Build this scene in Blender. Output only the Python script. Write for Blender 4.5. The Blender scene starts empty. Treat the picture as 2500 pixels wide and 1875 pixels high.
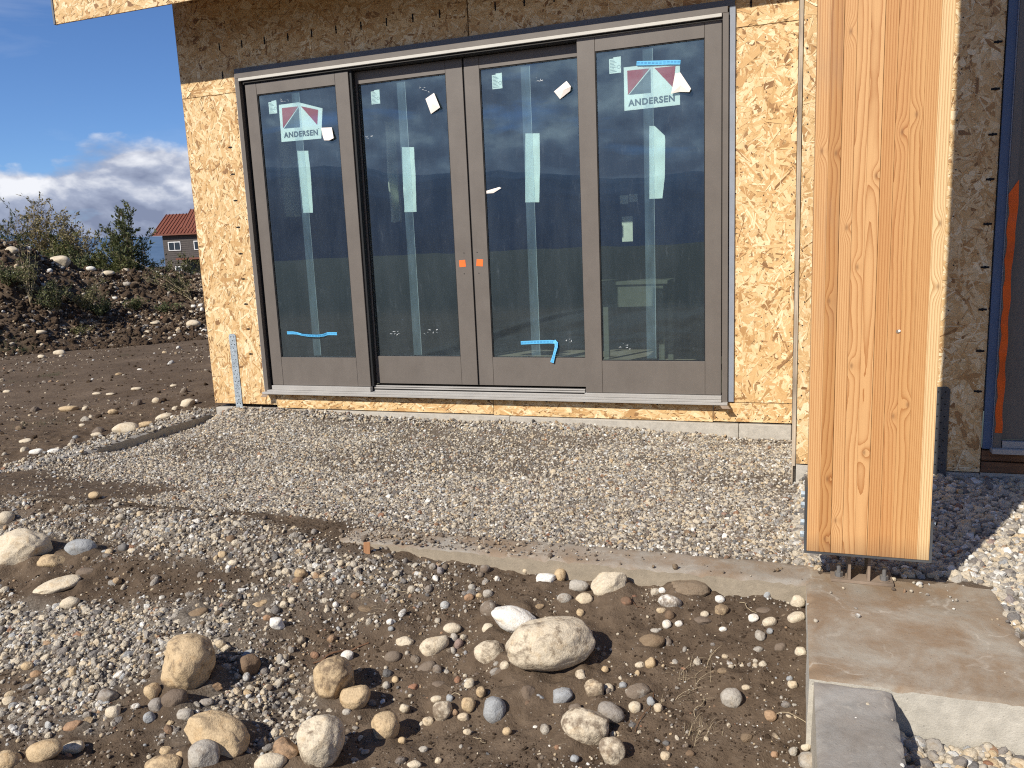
import bpy, math, random
import numpy as np
from mathutils import Vector, Matrix, Euler, noise as mnoise

# ------------------------------------------------------------------ camera, light, exposure
scene = bpy.context.scene
R_ = math.radians
CAM = Vector((3.9385, -5.1973, 1.0414)); FOC = 1933.1369
YAW, PITCH, ROLL = 0.3446, -0.1701, -0.0433
def cam_axes():
    cy, sy, cp, sp = math.cos(YAW), math.sin(YAW), math.cos(PITCH), math.sin(PITCH)
    fwd = Vector((-sy*cp, cy*cp, sp)); right = Vector((cy, sy, 0)); up = right.cross(fwd)
    cr, sr = math.cos(ROLL), math.sin(ROLL)
    return right*cr+up*sr, -right*sr+up*cr, fwd
CR, CU, CF = cam_axes()
cam_data = bpy.data.cameras.new('camera'); cam = bpy.data.objects.new('camera', cam_data)
scene.collection.objects.link(cam); scene.camera = cam
cam.matrix_world = Matrix(((CR.x, CU.x, -CF.x, CAM.x), (CR.y, CU.y, -CF.y, CAM.y), (CR.z, CU.z, -CF.z, CAM.z), (0, 0, 0, 1)))
cam_data.sensor_width = 36; cam_data.lens = FOC/2500*36
cam_data.clip_start = 0.05; cam_data.clip_end = 20000

SUN_EL = R_(38.8); SUN_AZ = R_(63.0)           # shadows run towards this azimuth (from +X to +Y)
sd = Vector((math.cos(SUN_AZ)*math.cos(SUN_EL), math.sin(SUN_AZ)*math.cos(SUN_EL), -math.sin(SUN_EL)))
sun_data = bpy.data.lights.new('sun', 'SUN'); sun = bpy.data.objects.new('sun', sun_data)
scene.collection.objects.link(sun); sun_data.energy = 5.0; sun_data.angle = R_(0.53); sun_data.color = (1.0, 0.945, 0.85)
sun.rotation_euler = sd.to_track_quat('-Z', 'Y').to_euler(); sun.location = (0, -20, 20)

world = bpy.data.worlds.new('World'); scene.world = world; world.use_nodes = True
wn = world.node_tree.nodes; wl = world.node_tree.links; wn.clear()
def W(t, **k):
    n = wn.new(t)
    for a, b in k.items(): setattr(n, a, b)
    return n
def wmath(op, a, b=None, c=None, clamp=False):
    n = W('ShaderNodeMath', operation=op); n.use_clamp = clamp
    for i, v in enumerate((a, b, c)):
        if v is None: continue
        if isinstance(v, (int, float)): n.inputs[i].default_value = v
        else: wl.new(v, n.inputs[i])
    return n.outputs[0]
sky = W('ShaderNodeTexSky', sky_type='NISHITA'); sky.sun_disc = False
sky.sun_elevation = SUN_EL; sky.sun_rotation = math.atan2(-sd.x, -sd.y); sky.altitude = 1500; sky.ozone_density = 3.0; sky.dust_density = 0.2; sky.air_density = 1.0
tc = W('ShaderNodeTexCoord')
sep = W('ShaderNodeSeparateXYZ'); wl.new(tc.outputs['Generated'], sep.inputs[0])
mp = W('ShaderNodeMapping'); mp.inputs['Scale'].default_value = (1, 1, 1.7); mp.inputs['Location'].default_value = (0.37, 0.1, 0.05); wl.new(tc.outputs['Generated'], mp.inputs[0])
def wnoise(scale, detail, rough, vec, dist=0.0):
    n = W('ShaderNodeTexNoise'); n.inputs['Scale'].default_value = scale; n.inputs['Detail'].default_value = detail
    n.inputs['Roughness'].default_value = rough; n.inputs['Distortion'].default_value = dist; wl.new(vec, n.inputs['Vector']); return n.outputs[0]
n_big = wnoise(2.3, 3, 0.5, mp.outputs[0])
n_puff = wnoise(6.5, 10, 0.52, mp.outputs[0], 0.15)
mp2 = W('ShaderNodeMapping'); mp2.inputs['Location'].default_value = (0.37, 0.1, 0.05+0.022); mp2.inputs['Scale'].default_value = (1, 1, 1.7); wl.new(tc.outputs['Generated'], mp2.inputs[0])
n_puff_up = wnoise(6.5, 10, 0.52, mp2.outputs[0], 0.15)
n_mid = wnoise(3.7, 6, 0.55, mp.outputs[0], 0.3)
z = sep.outputs[2]
# cloud bank: thick below about nine degrees, ragged puffy top, thin wisps higher up
top = wmath('ADD', wmath('MULTIPLY', n_big, 0.08), 0.076)
# the bank stands much higher in the south, behind the camera, where the panes mirror it
south = wmath('MULTIPLY', wmath('SUBTRACT', wmath('MULTIPLY', sep.outputs[1], -1.0), 0.15), 1.6, clamp=True)
top = wmath('ADD', top, wmath('MULTIPLY', south, wmath('MULTIPLY', n_mid, 0.46)))
edge = wmath('SUBTRACT', top, wmath('ABSOLUTE', z))
dens = wmath('ADD', wmath('MULTIPLY', edge, 20.0), wmath('MULTIPLY', wmath('SUBTRACT', n_puff, 0.5), 4.2))
dens = wmath('MULTIPLY', wmath('ADD', dens, 0.15), 2.6, clamp=True)
mpw = W('ShaderNodeMapping'); mpw.inputs['Scale'].default_value = (0.8, 1.6, 5.0); wl.new(tc.outputs['Generated'], mpw.inputs[0])
n_w = wnoise(3.0, 8, 0.6, mpw.outputs[0], 0.6)
wisp = wmath('MULTIPLY', wmath('SUBTRACT', n_w, 0.54), 1.6, clamp=True)
wisp = wmath('MULTIPLY', wisp, 0.38)
hole = wmath('MULTIPLY', wmath('SUBTRACT', wnoise(4.4, 5, 0.55, mpw.outputs[0], 0.4), 0.60), 9.0, clamp=True)
dens = wmath('MULTIPLY', dens, wmath('SUBTRACT', 1.0, wmath('MULTIPLY', hole, 0.6)))
dens = wmath('MAXIMUM', dens, wisp)
shade = wmath('MULTIPLY', wmath('SUBTRACT', n_puff, n_puff_up), 4.6)
lit = wmath('ADD', wmath('ADD', wmath('ADD', wmath('MULTIPLY', shade, 1.15), wmath('ADD', wmath('MULTIPLY', south, 0.22), 0.34)), wmath('MULTIPLY', wmath('SUBTRACT', n_mid, 0.5), 1.5)), wmath('MULTIPLY', wmath('SUBTRACT', wmath('ABSOLUTE', z), wmath('MULTIPLY', top, 0.75)), wmath('SUBTRACT', 5.5, wmath('MULTIPLY', south, 3.5))), clamp=True)
cr = W('ShaderNodeValToRGB'); cr.color_ramp.elements[0].color = (2.7, 3.2, 4.7, 1); cr.color_ramp.elements[1].color = (10.2, 10.4, 11.0, 1)
cr.color_ramp.elements[0].position = 0.05; cr.color_ramp.elements[1].position = 0.95
e = cr.color_ramp.elements.new(0.45); e.color = (4.5, 5.1, 6.7, 1); wl.new(lit, cr.inputs[0])
mixw = W('ShaderNodeMix', data_type='RGBA'); wl.new(dens, mixw.inputs[0]); tint = W('ShaderNodeMix', data_type='RGBA', blend_type='MULTIPLY'); tint.inputs[0].default_value = 1.0; tint.inputs[7].default_value = (0.86, 1.10, 1.45, 1); wl.new(sky.outputs[0], tint.inputs[6]); wl.new(tint.outputs[2], mixw.inputs[6]); wl.new(cr.outputs[0], mixw.inputs[7])
bg = W('ShaderNodeBackground'); bg.inputs[1].default_value = 0.070; wl.new(mixw.outputs[2], bg.inputs[0])
wo = W('ShaderNodeOutputWorld'); wl.new(bg.outputs[0], wo.inputs[0])
vs = scene.view_settings; vs.view_transform = 'Standard'; vs.look = 'None'; vs.gamma = 1; vs.exposure = 0.34; vs.use_curve_mapping = False
scene.cycles.max_bounces = 8; scene.cycles.transparent_max_bounces = 16; scene.cycles.use_denoising = False; scene.cycles.filter_width = 1.15; scene.cycles.sample_clamp_indirect = 4.0

# ------------------------------------------------------------------ helpers
rnd = random.Random(7); rng = np.random.default_rng(11)
col = scene.collection
def tag(o, label=None, cat=None, group=None, kind=None):
    if label: o['label'] = label
    if cat: o['category'] = cat
    if group: o['group'] = group
    if kind: o['kind'] = kind
    return o
def empty(name, loc, label, cat, group=None, rz=0.0):
    o = bpy.data.objects.new(name, None); col.objects.link(o); o.location = loc; o.rotation_euler = (0, 0, rz)
    o.empty_display_size = 0.1
    bpy.context.view_layer.update()
    return tag(o, label, cat, group)
class MB:
    def __init__(s): s.v = []; s.f = []; s.t = []; s.cur = 0.5
    def face(s, idx): s.f.append(tuple(idx)); s.t.append(s.cur)
    def box(s, x0, x1, y0, y1, z0, z1, b=0.0):
        i = len(s.v)
        if b <= 0:
            s.v += [(x0,y0,z0),(x1,y0,z0),(x1,y1,z0),(x0,y1,z0),(x0,y0,z1),(x1,y0,z1),(x1,y1,z1),(x0,y1,z1)]
            for f in ((0,3,2,1),(4,5,6,7),(0,1,5,4),(1,2,6,5),(2,3,7,6),(3,0,4,7)): s.face([i+k for k in f])
        else:
            b = min(b, (x1-x0)*.45, (y1-y0)*.45, (z1-z0)*.45)
            def P(sx, sy, sz, ax):
                x = (x0 if sx < 0 else x1); y = (y0 if sy < 0 else y1); zz = (z0 if sz < 0 else z1)
                if ax != 0: x -= sx*b
                if ax != 1: y -= sy*b
                if ax != 2: zz -= sz*b
                return (x, y, zz)
            idx = {}
            for sx in (-1,1):
                for sy in (-1,1):
                    for sz in (-1,1):
                        for ax in range(3):
                            idx[(sx,sy,sz,ax)] = len(s.v); s.v.append(P(sx,sy,sz,ax))
            for ax in range(3):
                o1, o2 = [a for a in range(3) if a != ax]
                for sg in (-1,1):
                    q = []
                    for (a, c) in ((-1,-1),(1,-1),(1,1),(-1,1)):
                        k = [0,0,0]; k[ax] = sg; k[o1] = a; k[o2] = c; q.append(idx[(*k, ax)])
                    if (sg > 0) == (ax == 1): q.reverse()
                    s.face(q)
            for ax in range(3):     # edges along ax
                o1, o2 = [a for a in range(3) if a != ax]
                for a in (-1,1):
                    for c in (-1,1):
                        def K(t, face):
                            k = [0,0,0]; k[ax] = t; k[o1] = a; k[o2] = c; return idx[(*k, face)]
                        q = [K(-1,o1), K(1,o1), K(1,o2), K(-1,o2)]
                        s.face(q)
            for sx in (-1,1):
                for sy in (-1,1):
                    for sz in (-1,1): s.face([idx[(sx,sy,sz,a)] for a in range(3)])
        return s
    def prism(s, pts, y0, y1):           # outline in XZ extruded along Y
        i = len(s.v); n = len(pts)
        s.v += [(x, y0, z_) for x, z_ in pts] + [(x, y1, z_) for x, z_ in pts]
        s.face([i+k for k in range(n)]); s.face([i+n+k for k in reversed(range(n))])
        for k in range(n): s.face((i+(k+1) % n, i+k, i+n+k, i+n+(k+1) % n))
        return s
    def cyl(s, p, q, r, n=10, r2=None):
        p = Vector(p); q = Vector(q); r2 = r if r2 is None else r2; d = (q-p).normalized()
        a = d.orthogonal().normalized(); b_ = d.cross(a); i = len(s.v)
        for c, rr in ((p, r), (q, r2)):
            for k in range(n):
                t = 2*math.pi*k/n; s.v.append(tuple(c+(a*math.cos(t)+b_*math.sin(t))*rr))
        for k in range(n): s.face((i+k, i+(k+1) % n, i+n+(k+1) % n, i+n+k))
        s.face([i+k for k in reversed(range(n))]); s.face([i+n+k for k in range(n)])
        return s
    def tube(s, pts, rad, n=5):
        i = len(s.v); m = len(pts)
        for j, p in enumerate(pts):
            p = Vector(p); d = (Vector(pts[min(j+1, m-1)])-Vector(pts[max(j-1, 0)]))
            d = d.normalized() if d.length > 0 else Vector((0,0,1))
            a = d.cross(Vector((0.3, 0.2, 1))).normalized() if abs(d.z) < .95 else d.cross(Vector((1, 0, 0))).normalized()
            b_ = d.cross(a); r = rad[j] if hasattr(rad, '__len__') else rad
            for k in range(n):
                t = 2*math.pi*k/n; s.v.append(tuple(p+(a*math.cos(t)+b_*math.sin(t))*r))
        for j in range(m-1):
            for k in range(n): s.face((i+j*n+k, i+j*n+(k+1) % n, i+(j+1)*n+(k+1) % n, i+(j+1)*n+k))
        return s
    def grid(s, fn, nu, nv):
        i = len(s.v)
        for a in range(nu+1):
            for b_ in range(nv+1): s.v.append(tuple(fn(a/nu, b_/nv)))
        for a in range(nu):
            for b_ in range(nv):
                k = i+a*(nv+1)+b_; s.face((k, k+nv+1, k+nv+2, k+1))
        return s
    def build(s, name, mat, parent=None, smooth=False, tone=False):
        me = bpy.data.meshes.new(name); me.from_pydata([tuple(v) for v in s.v], [], s.f); me.update()
        import bmesh
        if len(s.f) < 60000:
            bm = bmesh.new(); bm.from_mesh(me); bmesh.ops.recalc_face_normals(bm, faces=bm.faces); bm.to_mesh(me); bm.free()
        if tone:
            at = me.attributes.new('tone', 'FLOAT', 'FACE'); at.data.foreach_set('value', np.array(s.t, dtype=np.float32))
        if smooth: me.polygons.foreach_set('use_smooth', np.ones(len(me.polygons), dtype=bool))
        if mat: me.materials.append(mat)
        o = bpy.data.objects.new(name, me); col.objects.link(o)
        if parent is not None:
            o.parent = parent; o.matrix_parent_inverse = parent.matrix_world.inverted() if parent.type == 'EMPTY' else Matrix()
            if parent.type != 'EMPTY': o.matrix_parent_inverse = parent.matrix_world.inverted()
        return o

# ---- numpy value noise
def _hash(ix, iy, seed):
    h = (ix.astype(np.int64)*374761393 + iy.astype(np.int64)*668265263 + seed*974634777) & 0xffffffff
    h = ((h ^ (h >> 13))*1274126177) & 0xffffffff
    h = (h ^ (h >> 16)) & 0xffffffff
    return h/4294967295.0
def vnoise(x, y, seed=0):
    ix = np.floor(x); iy = np.floor(y); fx = x-ix; fy = y-iy
    fx = fx*fx*fx*(fx*(fx*6-15)+10); fy = fy*fy*fy*(fy*(fy*6-15)+10)
    a = _hash(ix, iy, seed); b = _hash(ix+1, iy, seed); c = _hash(ix, iy+1, seed); d = _hash(ix+1, iy+1, seed)
    return (a+(b-a)*fx)*(1-fy)+(c+(d-c)*fx)*fy
def fbm(x, y, oct=4, seed=0, gain=.5):
    s = 0; a = 1; t = 0
    for o in range(oct):
        s = s+a*vnoise(x*2**o+17.3*o, y*2**o-9.1*o, seed+o); t += a; a *= gain
    return s/t
def sst(a, b, x):
    t = np.clip((x-a)/(b-a), 0, 1); return t*t*(3-2*t)

# ------------------------------------------------------------------ terrain
def ground_h(x, y, fine=True):
    x = np.asarray(x, dtype=np.float64); y = np.asarray(y, dtype=np.float64)
    n1 = fbm(x*1.1+3, y*1.1, 3, 5)-.5; n2 = fbm(x*4.7, y*4.7+8, 3, 9)-.5
    # gravel pad inside the kerbs
    wall_z = -.232+.082*sst(1.3, .2, x)*sst(-.56, -.30, x)+.046*sst(3.9, 2.6, x)*sst(.0, 1.2, x)+.016*(fbm(x*2.3, y*0+3, 3, 15)-.5)*2
    pad = -.232+.012*n1*2; wsl = sst(-.50, -.05, y); pad = pad*(1-wsl)+wall_z*wsl-.030*sst(-.15, -.5, x)*sst(-.02, -.16, y)*sst(-1.25, -.95, y)+.028*sst(-.1, -.5, x)*sst(-1.1, -1.4, y)
    pad = pad+(.030-.016*sst(1.9, 2.6, x))*sst(-1.5, -2.08, y)
    pad = pad+.022*sst(2.3, 1.7, x)*sst(-1.7, -2.15, y)
    # dirt in front of the kerb
    drop = .026+.050*sst(1.9, 3.2, x)
    front = -.2-drop-.17*sst(-2.32, -3.25, y)-.05*sst(-3.2, -4.6, y)+(.06*n1+.060*n2)*sst(-2.30, -2.75, y)
    ridge = np.exp(-((y+2.33-.10*np.sin(x*2.1))**2)/.05)*sst(2.25, 1.7, x)*sst(-2.2, -.3, x)*.045
    left_front = -.192-.17*sst(-2.35, -3.6, y)-.05*sst(-3.2, -4.6, y)+.05*n1+.050*n2+ridge
    wf = sst(1.7, 2.5, x); f = left_front*(1-wf)+front*wf
    k = sst(-2.10, -2.20, y)
    h = pad*(1-k)+f*k
    # right of the post
    right = -.198+.045*sst(-1.9, -1.0, y)+.012*n1
    wr = sst(3.96, 4.05, x)*sst(-2.32, -2.2, y)
    h = h*(1-wr)+right*wr
    wr2 = sst(4.53, 4.62, x)*sst(-3.0, -2.9, y)*(1-wr)
    h = h*(1-wr2)+(-.215+.01*n1)*wr2
    low = -.335-.07*sst(-3.1, -4.2, y)+.015*n1
    wl_ = sst(4.12, 4.2, x)*sst(-2.93, -3.0, y)
    h = h*(1-wl_)+low*wl_
    # left field
    lf = -.225-.13*sst(-.7, -6.0, x)+.05*n1*sst(-.6, -2.5, x)+.012*n2
    wl2 = sst(-.60, -.74, x)
    h = h*(1-wl2)+(lf-.17*sst(-2.1, -3.6, y)*.6)*wl2
    d = np.sqrt((x-1)**2+(y+1)**2)
    far = -.50+0.4*(fbm(x*.05, y*.05, 3, 21)-.5)
    wfar = sst(7, 16, d)
    h = h*(1-wfar)+far*wfar
    if fine:
        nearf = sst(9, 3, d)
        dirt = 1-.55*np.clip((1-k)*(1-wl2)+wr, 0, 1)
        g = (fbm(x*13, y*13, 3, 31)-.5)*.030+(fbm(x*48, y*48, 2, 41)-.5)*.014
        h = h+g*nearf*dirt
    return h
def mound_h(x, y):                       # spoil heap beyond the left field; along a line away from the camera
    x = np.asarray(x, dtype=np.float64); y = np.asarray(y, dtype=np.float64)
    # local axes: a = away from camera, b = sideways
    ax, ay = -.735, .678
    a = (x-CAM.x)*ax+(y-CAM.y)*ay; b = (x-CAM.x)*ay-(y-CAM.y)*ax      # b grows to the right
    crest = 19.3+.4*np.sin(b*.9+.6)
    H = 1.46+.58*np.exp(-((b+1.44)/.86)**2)-.20*sst(.84, 2.3, b)+.2*np.exp(-((b+6)/2.)**2)+.2*np.exp(-((b-7)/2.)**2)
    t = (a-crest)
    prof = np.where(t < 0, sst(-3.4, .1, t), 1-sst(.3, 4.5, t))
    n = (fbm(x*.9, y*.9, 4, 61)-.5)*.75+(fbm(x*3.1, y*3.1, 4, 71, .6)-.5)*.42+(np.abs(fbm(x*6.5, y*6.5, 3, 81)-.5))*.30
    ends = sst(-30, -24, b)*sst(30, 24, b)
    return -.72+(H*prof+.12+n*(.25+.9*prof)*.62)*ends+.04*prof
def any_h(x, y):
    return np.maximum(ground_h(x, y), mound_h(x, y))
def pix_ray(px, py):
    d = CF+CR*((px-1250)/FOC)-CU*((py-937.5)/FOC); return d.normalized()
def march(px, py, dz=0.0, tmax=40):       # first ground point seen at a photo position, dz above the ground
    d = pix_ray(px, py)
    ts = np.concatenate([np.arange(1.5, 8, .01), np.arange(8, tmax, .04)])
    X = CAM.x+d.x*ts; Y = CAM.y+d.y*ts; Z = CAM.z+d.z*ts
    g = any_h(X, Y)+dz; k = np.nonzero(Z < g)[0]
    t = ts[k[0]] if len(k) else ts[-1]
    return CAM+d*float(t), float(t)
# ------------------------------------------------------------------ materials
class NT:
    def __init__(s, name):
        s.m = bpy.data.materials.new(name); s.m.use_nodes = True; s.t = s.m.node_tree; s.n = s.t.nodes; s.l = s.t.links
        s.n.clear(); s.out = s.n.new('ShaderNodeOutputMaterial'); s.b = s.n.new('ShaderNodeBsdfPrincipled'); s.l.new(s.b.outputs[0], s.out.inputs[0])
    def node(s, t, **k):
        n = s.n.new(t)
        for a, v in k.items(): setattr(n, a, v)
        return n
    def put(s, sock, v):
        if v is None: return
        if isinstance(v, (int, float, tuple, list)): sock.default_value = v
        else: s.l.new(v, sock)
    def coord(s, which='Object'): return s.node('ShaderNodeTexCoord').outputs[which]
    def geo(s, w='Position'): return s.node('ShaderNodeNewGeometry').outputs[w]
    def map(s, v, sc=(1,1,1), loc=(0,0,0), rot=(0,0,0)):
        n = s.node('ShaderNodeMapping'); n.inputs['Scale'].default_value = sc; n.inputs['Location'].default_value = loc; n.inputs['Rotation'].default_value = rot
        s.l.new(v, n.inputs[0]); return n.outputs[0]
    def noise(s, v, sc, det=4, ro=.55, dist=0.0, out=0, w=None):
        n = s.node('ShaderNodeTexNoise')
        if w is not None: n.noise_dimensions = '4D'; s.put(n.inputs['W'], w)
        s.put(n.inputs['Vector'], v); n.inputs['Scale'].default_value = sc; n.inputs['Detail'].default_value = det; n.inputs['Roughness'].default_value = ro; n.inputs['Distortion'].default_value = dist
        return n.outputs[out]
    def vor(s, v, sc, feat='F1', out='Distance', rand=1.0):
        n = s.node('ShaderNodeTexVoronoi', feature=feat); s.put(n.inputs['Vector'], v); n.inputs['Scale'].default_value = sc; n.inputs['Randomness'].default_value = rand
        return n.outputs[out]
    def ma(s, op, a, b=None, c=None, clamp=False):
        n = s.node('ShaderNodeMath', operation=op); n.use_clamp = clamp
        for i, v in enumerate((a, b, c)): s.put(n.inputs[i], v)
        return n.outputs[0]
    def ramp(s, f, stops, interp='LINEAR'):
        n = s.node('ShaderNodeValToRGB'); s.put(n.inputs[0], f); r = n.color_ramp; r.interpolation = interp
        while len(r.elements) > 1: r.elements.remove(r.elements[-1])
        r.elements[0].position = stops[0][0]; r.elements[0].color = (*stops[0][1], 1)
        for p, c in stops[1:]: e = r.elements.new(p); e.color = (*c, 1)
        return n.outputs[0]
    def mix(s, f, a, b, mode='MIX'):
        n = s.node('ShaderNodeMix', data_type='RGBA', blend_type=mode); s.put(n.inputs[0], f)
        s.put(n.inputs[6], (*a, 1) if isinstance(a, tuple) and len(a) == 3 else a); s.put(n.inputs[7], (*b, 1) if isinstance(b, tuple) and len(b) == 3 else b)
        return n.outputs[2]
    def attr(s, name, typ='GEOMETRY', out='Fac'):
        n = s.node('ShaderNodeAttribute', attribute_name=name, attribute_type=typ); return n.outputs[out]
    def bump(s, h, st=.3, d=.01, nrm=None):
        n = s.node('ShaderNodeBump'); n.inputs['Strength'].default_value = st; n.inputs['Distance'].default_value = d; s.put(n.inputs['Height'], h); s.put(n.inputs['Normal'], nrm)
        return n.outputs[0]
    def fin(s, c=None, rough=None, nrm=None, metal=None, spec=None):
        s.put(s.b.inputs['Base Color'], (*c, 1) if isinstance(c, tuple) and len(c) == 3 else c); s.put(s.b.inputs['Roughness'], rough); s.put(s.b.inputs['Normal'], nrm)
        s.put(s.b.inputs['Metallic'], metal); s.put(s.b.inputs['Specular IOR Level'], spec); return s.m

def m_osb(name='osb_strands'):
    m = NT(name); P = m.coord(); t = m.attr('tone'); uv = m.node('ShaderNodeUVMap', uv_map='grain').outputs[0]
    c = m.ramp(t, [(0, (.19, .095, .038)), (.12, (.40, .22, .085)), (.28, (.53, .325, .135)), (.5, (.63, .42, .195)), (.72, (.72, .53, .285)), (1, (.84, .69, .44))])
    g = m.noise(m.map(uv, (1.2, 14, 1)), 10, 4, .6); g2 = m.noise(P, 7, 3, .5)
    c = m.mix(m.ma('MULTIPLY', m.ma('SUBTRACT', g, .42, clamp=True), 1.8, clamp=True), c, (.40, .22, .09))
    c = m.mix(m.ma('MULTIPLY', m.ma('SUBTRACT', g2, .5, clamp=True), .9, clamp=True), c, (.52, .30, .12))
    return m.fin(c, .62, m.bump(g, .35, .002), spec=.35)
def m_osb_base():
    m = NT('osb_core'); P = m.coord(); n = m.noise(m.map(P, (1, 1, 1)), 60, 4, .6)
    return m.fin(m.ramp(n, [(.3, (.20, .11, .045)), (.7, (.46, .29, .13))]), .8, m.bump(n, .5, .004))
def m_paint(name, c, rough=.45, spec=.4, n_amt=.04, metal=0.0, dust=0.0):
    m = NT(name); P = m.coord(); n = m.noise(P, 6, 5, .6); f = m.noise(P, 350, 2, .6)
    a = tuple(x*(1-n_amt*2) for x in c); b = tuple(min(1, x*(1+n_amt*2)) for x in c)
    cc = m.ramp(n, [(.3, a), (.7, b)])
    if dust > 0: cc = m.mix(m.ma('MULTIPLY', m.noise(m.map(P, (1, 1, .35)), 11, 6, .7), dust), cc, (.46, .42, .36))
    r = m.ma('ADD', m.ma('MULTIPLY', n, .15), rough-.07)
    return m.fin(cc, r, m.bump(f, .06, .001), metal, spec)
def m_glulam(k):
    """one laminated board: growth rings cut at its own depth, knots, checks"""
    r = random.Random(100+k); m = NT('fir_board'); P = m.coord('Object'); s = m.node('ShaderNodeSeparateXYZ'); m.l.new(P, s.inputs[0])
    x, zz = s.outputs[0], s.outputs[2]; z_ = m.ma('ADD', zz, r.uniform(0, 40))
    straight = k in (0, 2, 5, 8, 9)
    vz = m.node('ShaderNodeCombineXYZ'); m.l.new(z_, vz.inputs[2]); vz.inputs[0].default_value = k*3.1
    w1 = m.noise(vz.outputs[0], .55, 2, .5); w2 = m.noise(vz.outputs[0], 2.1, 3, .5)
    # ring radius
    off = {0: .16, 1: .045, 2: .14, 3: .026, 4: .006, 5: -.15, 6: .034, 7: -.030, 8: .13, 9: -.17, 10: .09}.get(k, .05)
    dx = m.ma('ADD', x, m.ma('MULTIPLY_ADD', m.ma('SUBTRACT', w1, .5), .020 if not straight else .008, off))
    D = m.ma('MULTIPLY_ADD', m.ma('SUBTRACT', w1, .5), .12 if not straight else .02, m.ma('MULTIPLY_ADD', m.ma('SUBTRACT', w2, .5), .022 if not straight else .004, .030))
    rad = m.ma('SQRT', m.ma('ADD', m.ma('MULTIPLY', dx, dx), m.ma('MULTIPLY', D, D)))
    lx = m.noise(m.map(P, (14, 1, 1.6)), 2, 4, .6); rad = m.ma('MULTIPLY_ADD', m.ma('SUBTRACT', lx, .5), .0045 if straight else .009, rad)
    knots = {1: [(.004, 1.30), (-.006, .82), (.003, .20), (.0, -.02)], 3: [(-.008, .60), (.0, .93)], 4: [(.009, 1.22), (.0, .30)], 2: [(.004, 1.06), (.0, 1.67), (-.005, .05)], 6: [(.006, .43), (.0, 1.35)], 9: [(.006, .86), (.004, 1.06), (-.004, 1.78)], 7: [(.01, .47), (0, 1.4)], 0: [(0, 1.31)]}.get(k, [])
    kd = None
    for (kx, kz) in knots:
        ex = m.ma('DIVIDE', m.ma('SUBTRACT', x, kx), .013); ez = m.ma('DIVIDE', m.ma('SUBTRACT', zz, kz), .026)
        d2 = m.ma('ADD', m.ma('MULTIPLY', ex, ex), m.ma('MULTIPLY', ez, ez))
        g = m.ma('POWER', 2.718, m.ma('MULTIPLY', d2, -.55))
        rad = m.ma('MULTIPLY_ADD', g, .016, rad); core = m.ma('POWER', 2.718, m.ma('MULTIPLY', d2, -7.0))
        kd = core if kd is None else m.ma('MAXIMUM', kd, core)
    freq = r.uniform(330, 520)/6.283*1.0
    ph = m.ma('FRACT', m.ma('MULTIPLY', rad, freq*(2.0 if straight else 1.35)))
    late = m.ma('POWER', ph, 2.6 if straight else 3.5)         # slow rise, sharp edge: early wood to late wood
    base = r.choice([(.54, .285, .112), (.60, .345, .15), (.47, .24, .088), (.56, .31, .125)])
    if k == 9 or k == 10: base = (.70, .50, .26)
    dark = tuple(a*b for a, b in zip(base, (.58, .40, .27)))
    fine = m.noise(m.map(P, (260, 1, 3)), 1, 3, .6); big = m.noise(m.map(P, (8, 8, 1.2)), 1, 3, .5, w=k*2.7)
    c = m.mix(m.ma('MULTIPLY', late, 1.0 if not straight else .92), base, dark)
    c = m.mix(m.ma('MULTIPLY', m.ma('SUBTRACT', fine, .5, clamp=True), .8), c, dark)
    c = m.mix(m.ma('MULTIPLY', m.ma('SUBTRACT', big, .45, clamp=True), 1.2, clamp=True), c, tuple(a*b for a, b in zip(base, (.86, .72, .58))))
    if k in (0, 1): # greyish handling stains near the left edge
        st = m.ma('MULTIPLY', m.ma('SUBTRACT', m.noise(m.map(P, (14, 4, 2.0)), 1, 4, .6), .56, clamp=True), 3.5, clamp=True); c = m.mix(m.ma('MULTIPLY', st, .5), c, (.22, .17, .13))
    foot_dark = m.ma('MULTIPLY_ADD', zz, -9.0, m.ma('MULTIPLY_ADD', big, 1.2, -.62), clamp=True); c = m.mix(m.ma('MULTIPLY', foot_dark, .6), c, (.10, .075, .05))  # boards darken unevenly towards the foot
    if kd is not None: c = m.mix(m.ma('MULTIPLY', kd, .62), c, (.17, .075, .03))
    return m.fin(c, .5, m.bump(m.ma('ADD', late, fine), .12, .001), spec=.35)
def m_wood(name, a, b, sc=(30, 30, 2), rough=.8):
    m = NT(name); P = m.coord(); n = m.noise(m.map(P, sc), 3, 5, .65); g = m.noise(P, 5, 3)
    c = m.ramp(m.ma('MULTIPLY_ADD', g, .5, m.ma('MULTIPLY', n, .6)), [(.35, a), (.7, b)]); return m.fin(c, rough, m.bump(n, .4, .002))
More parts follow.
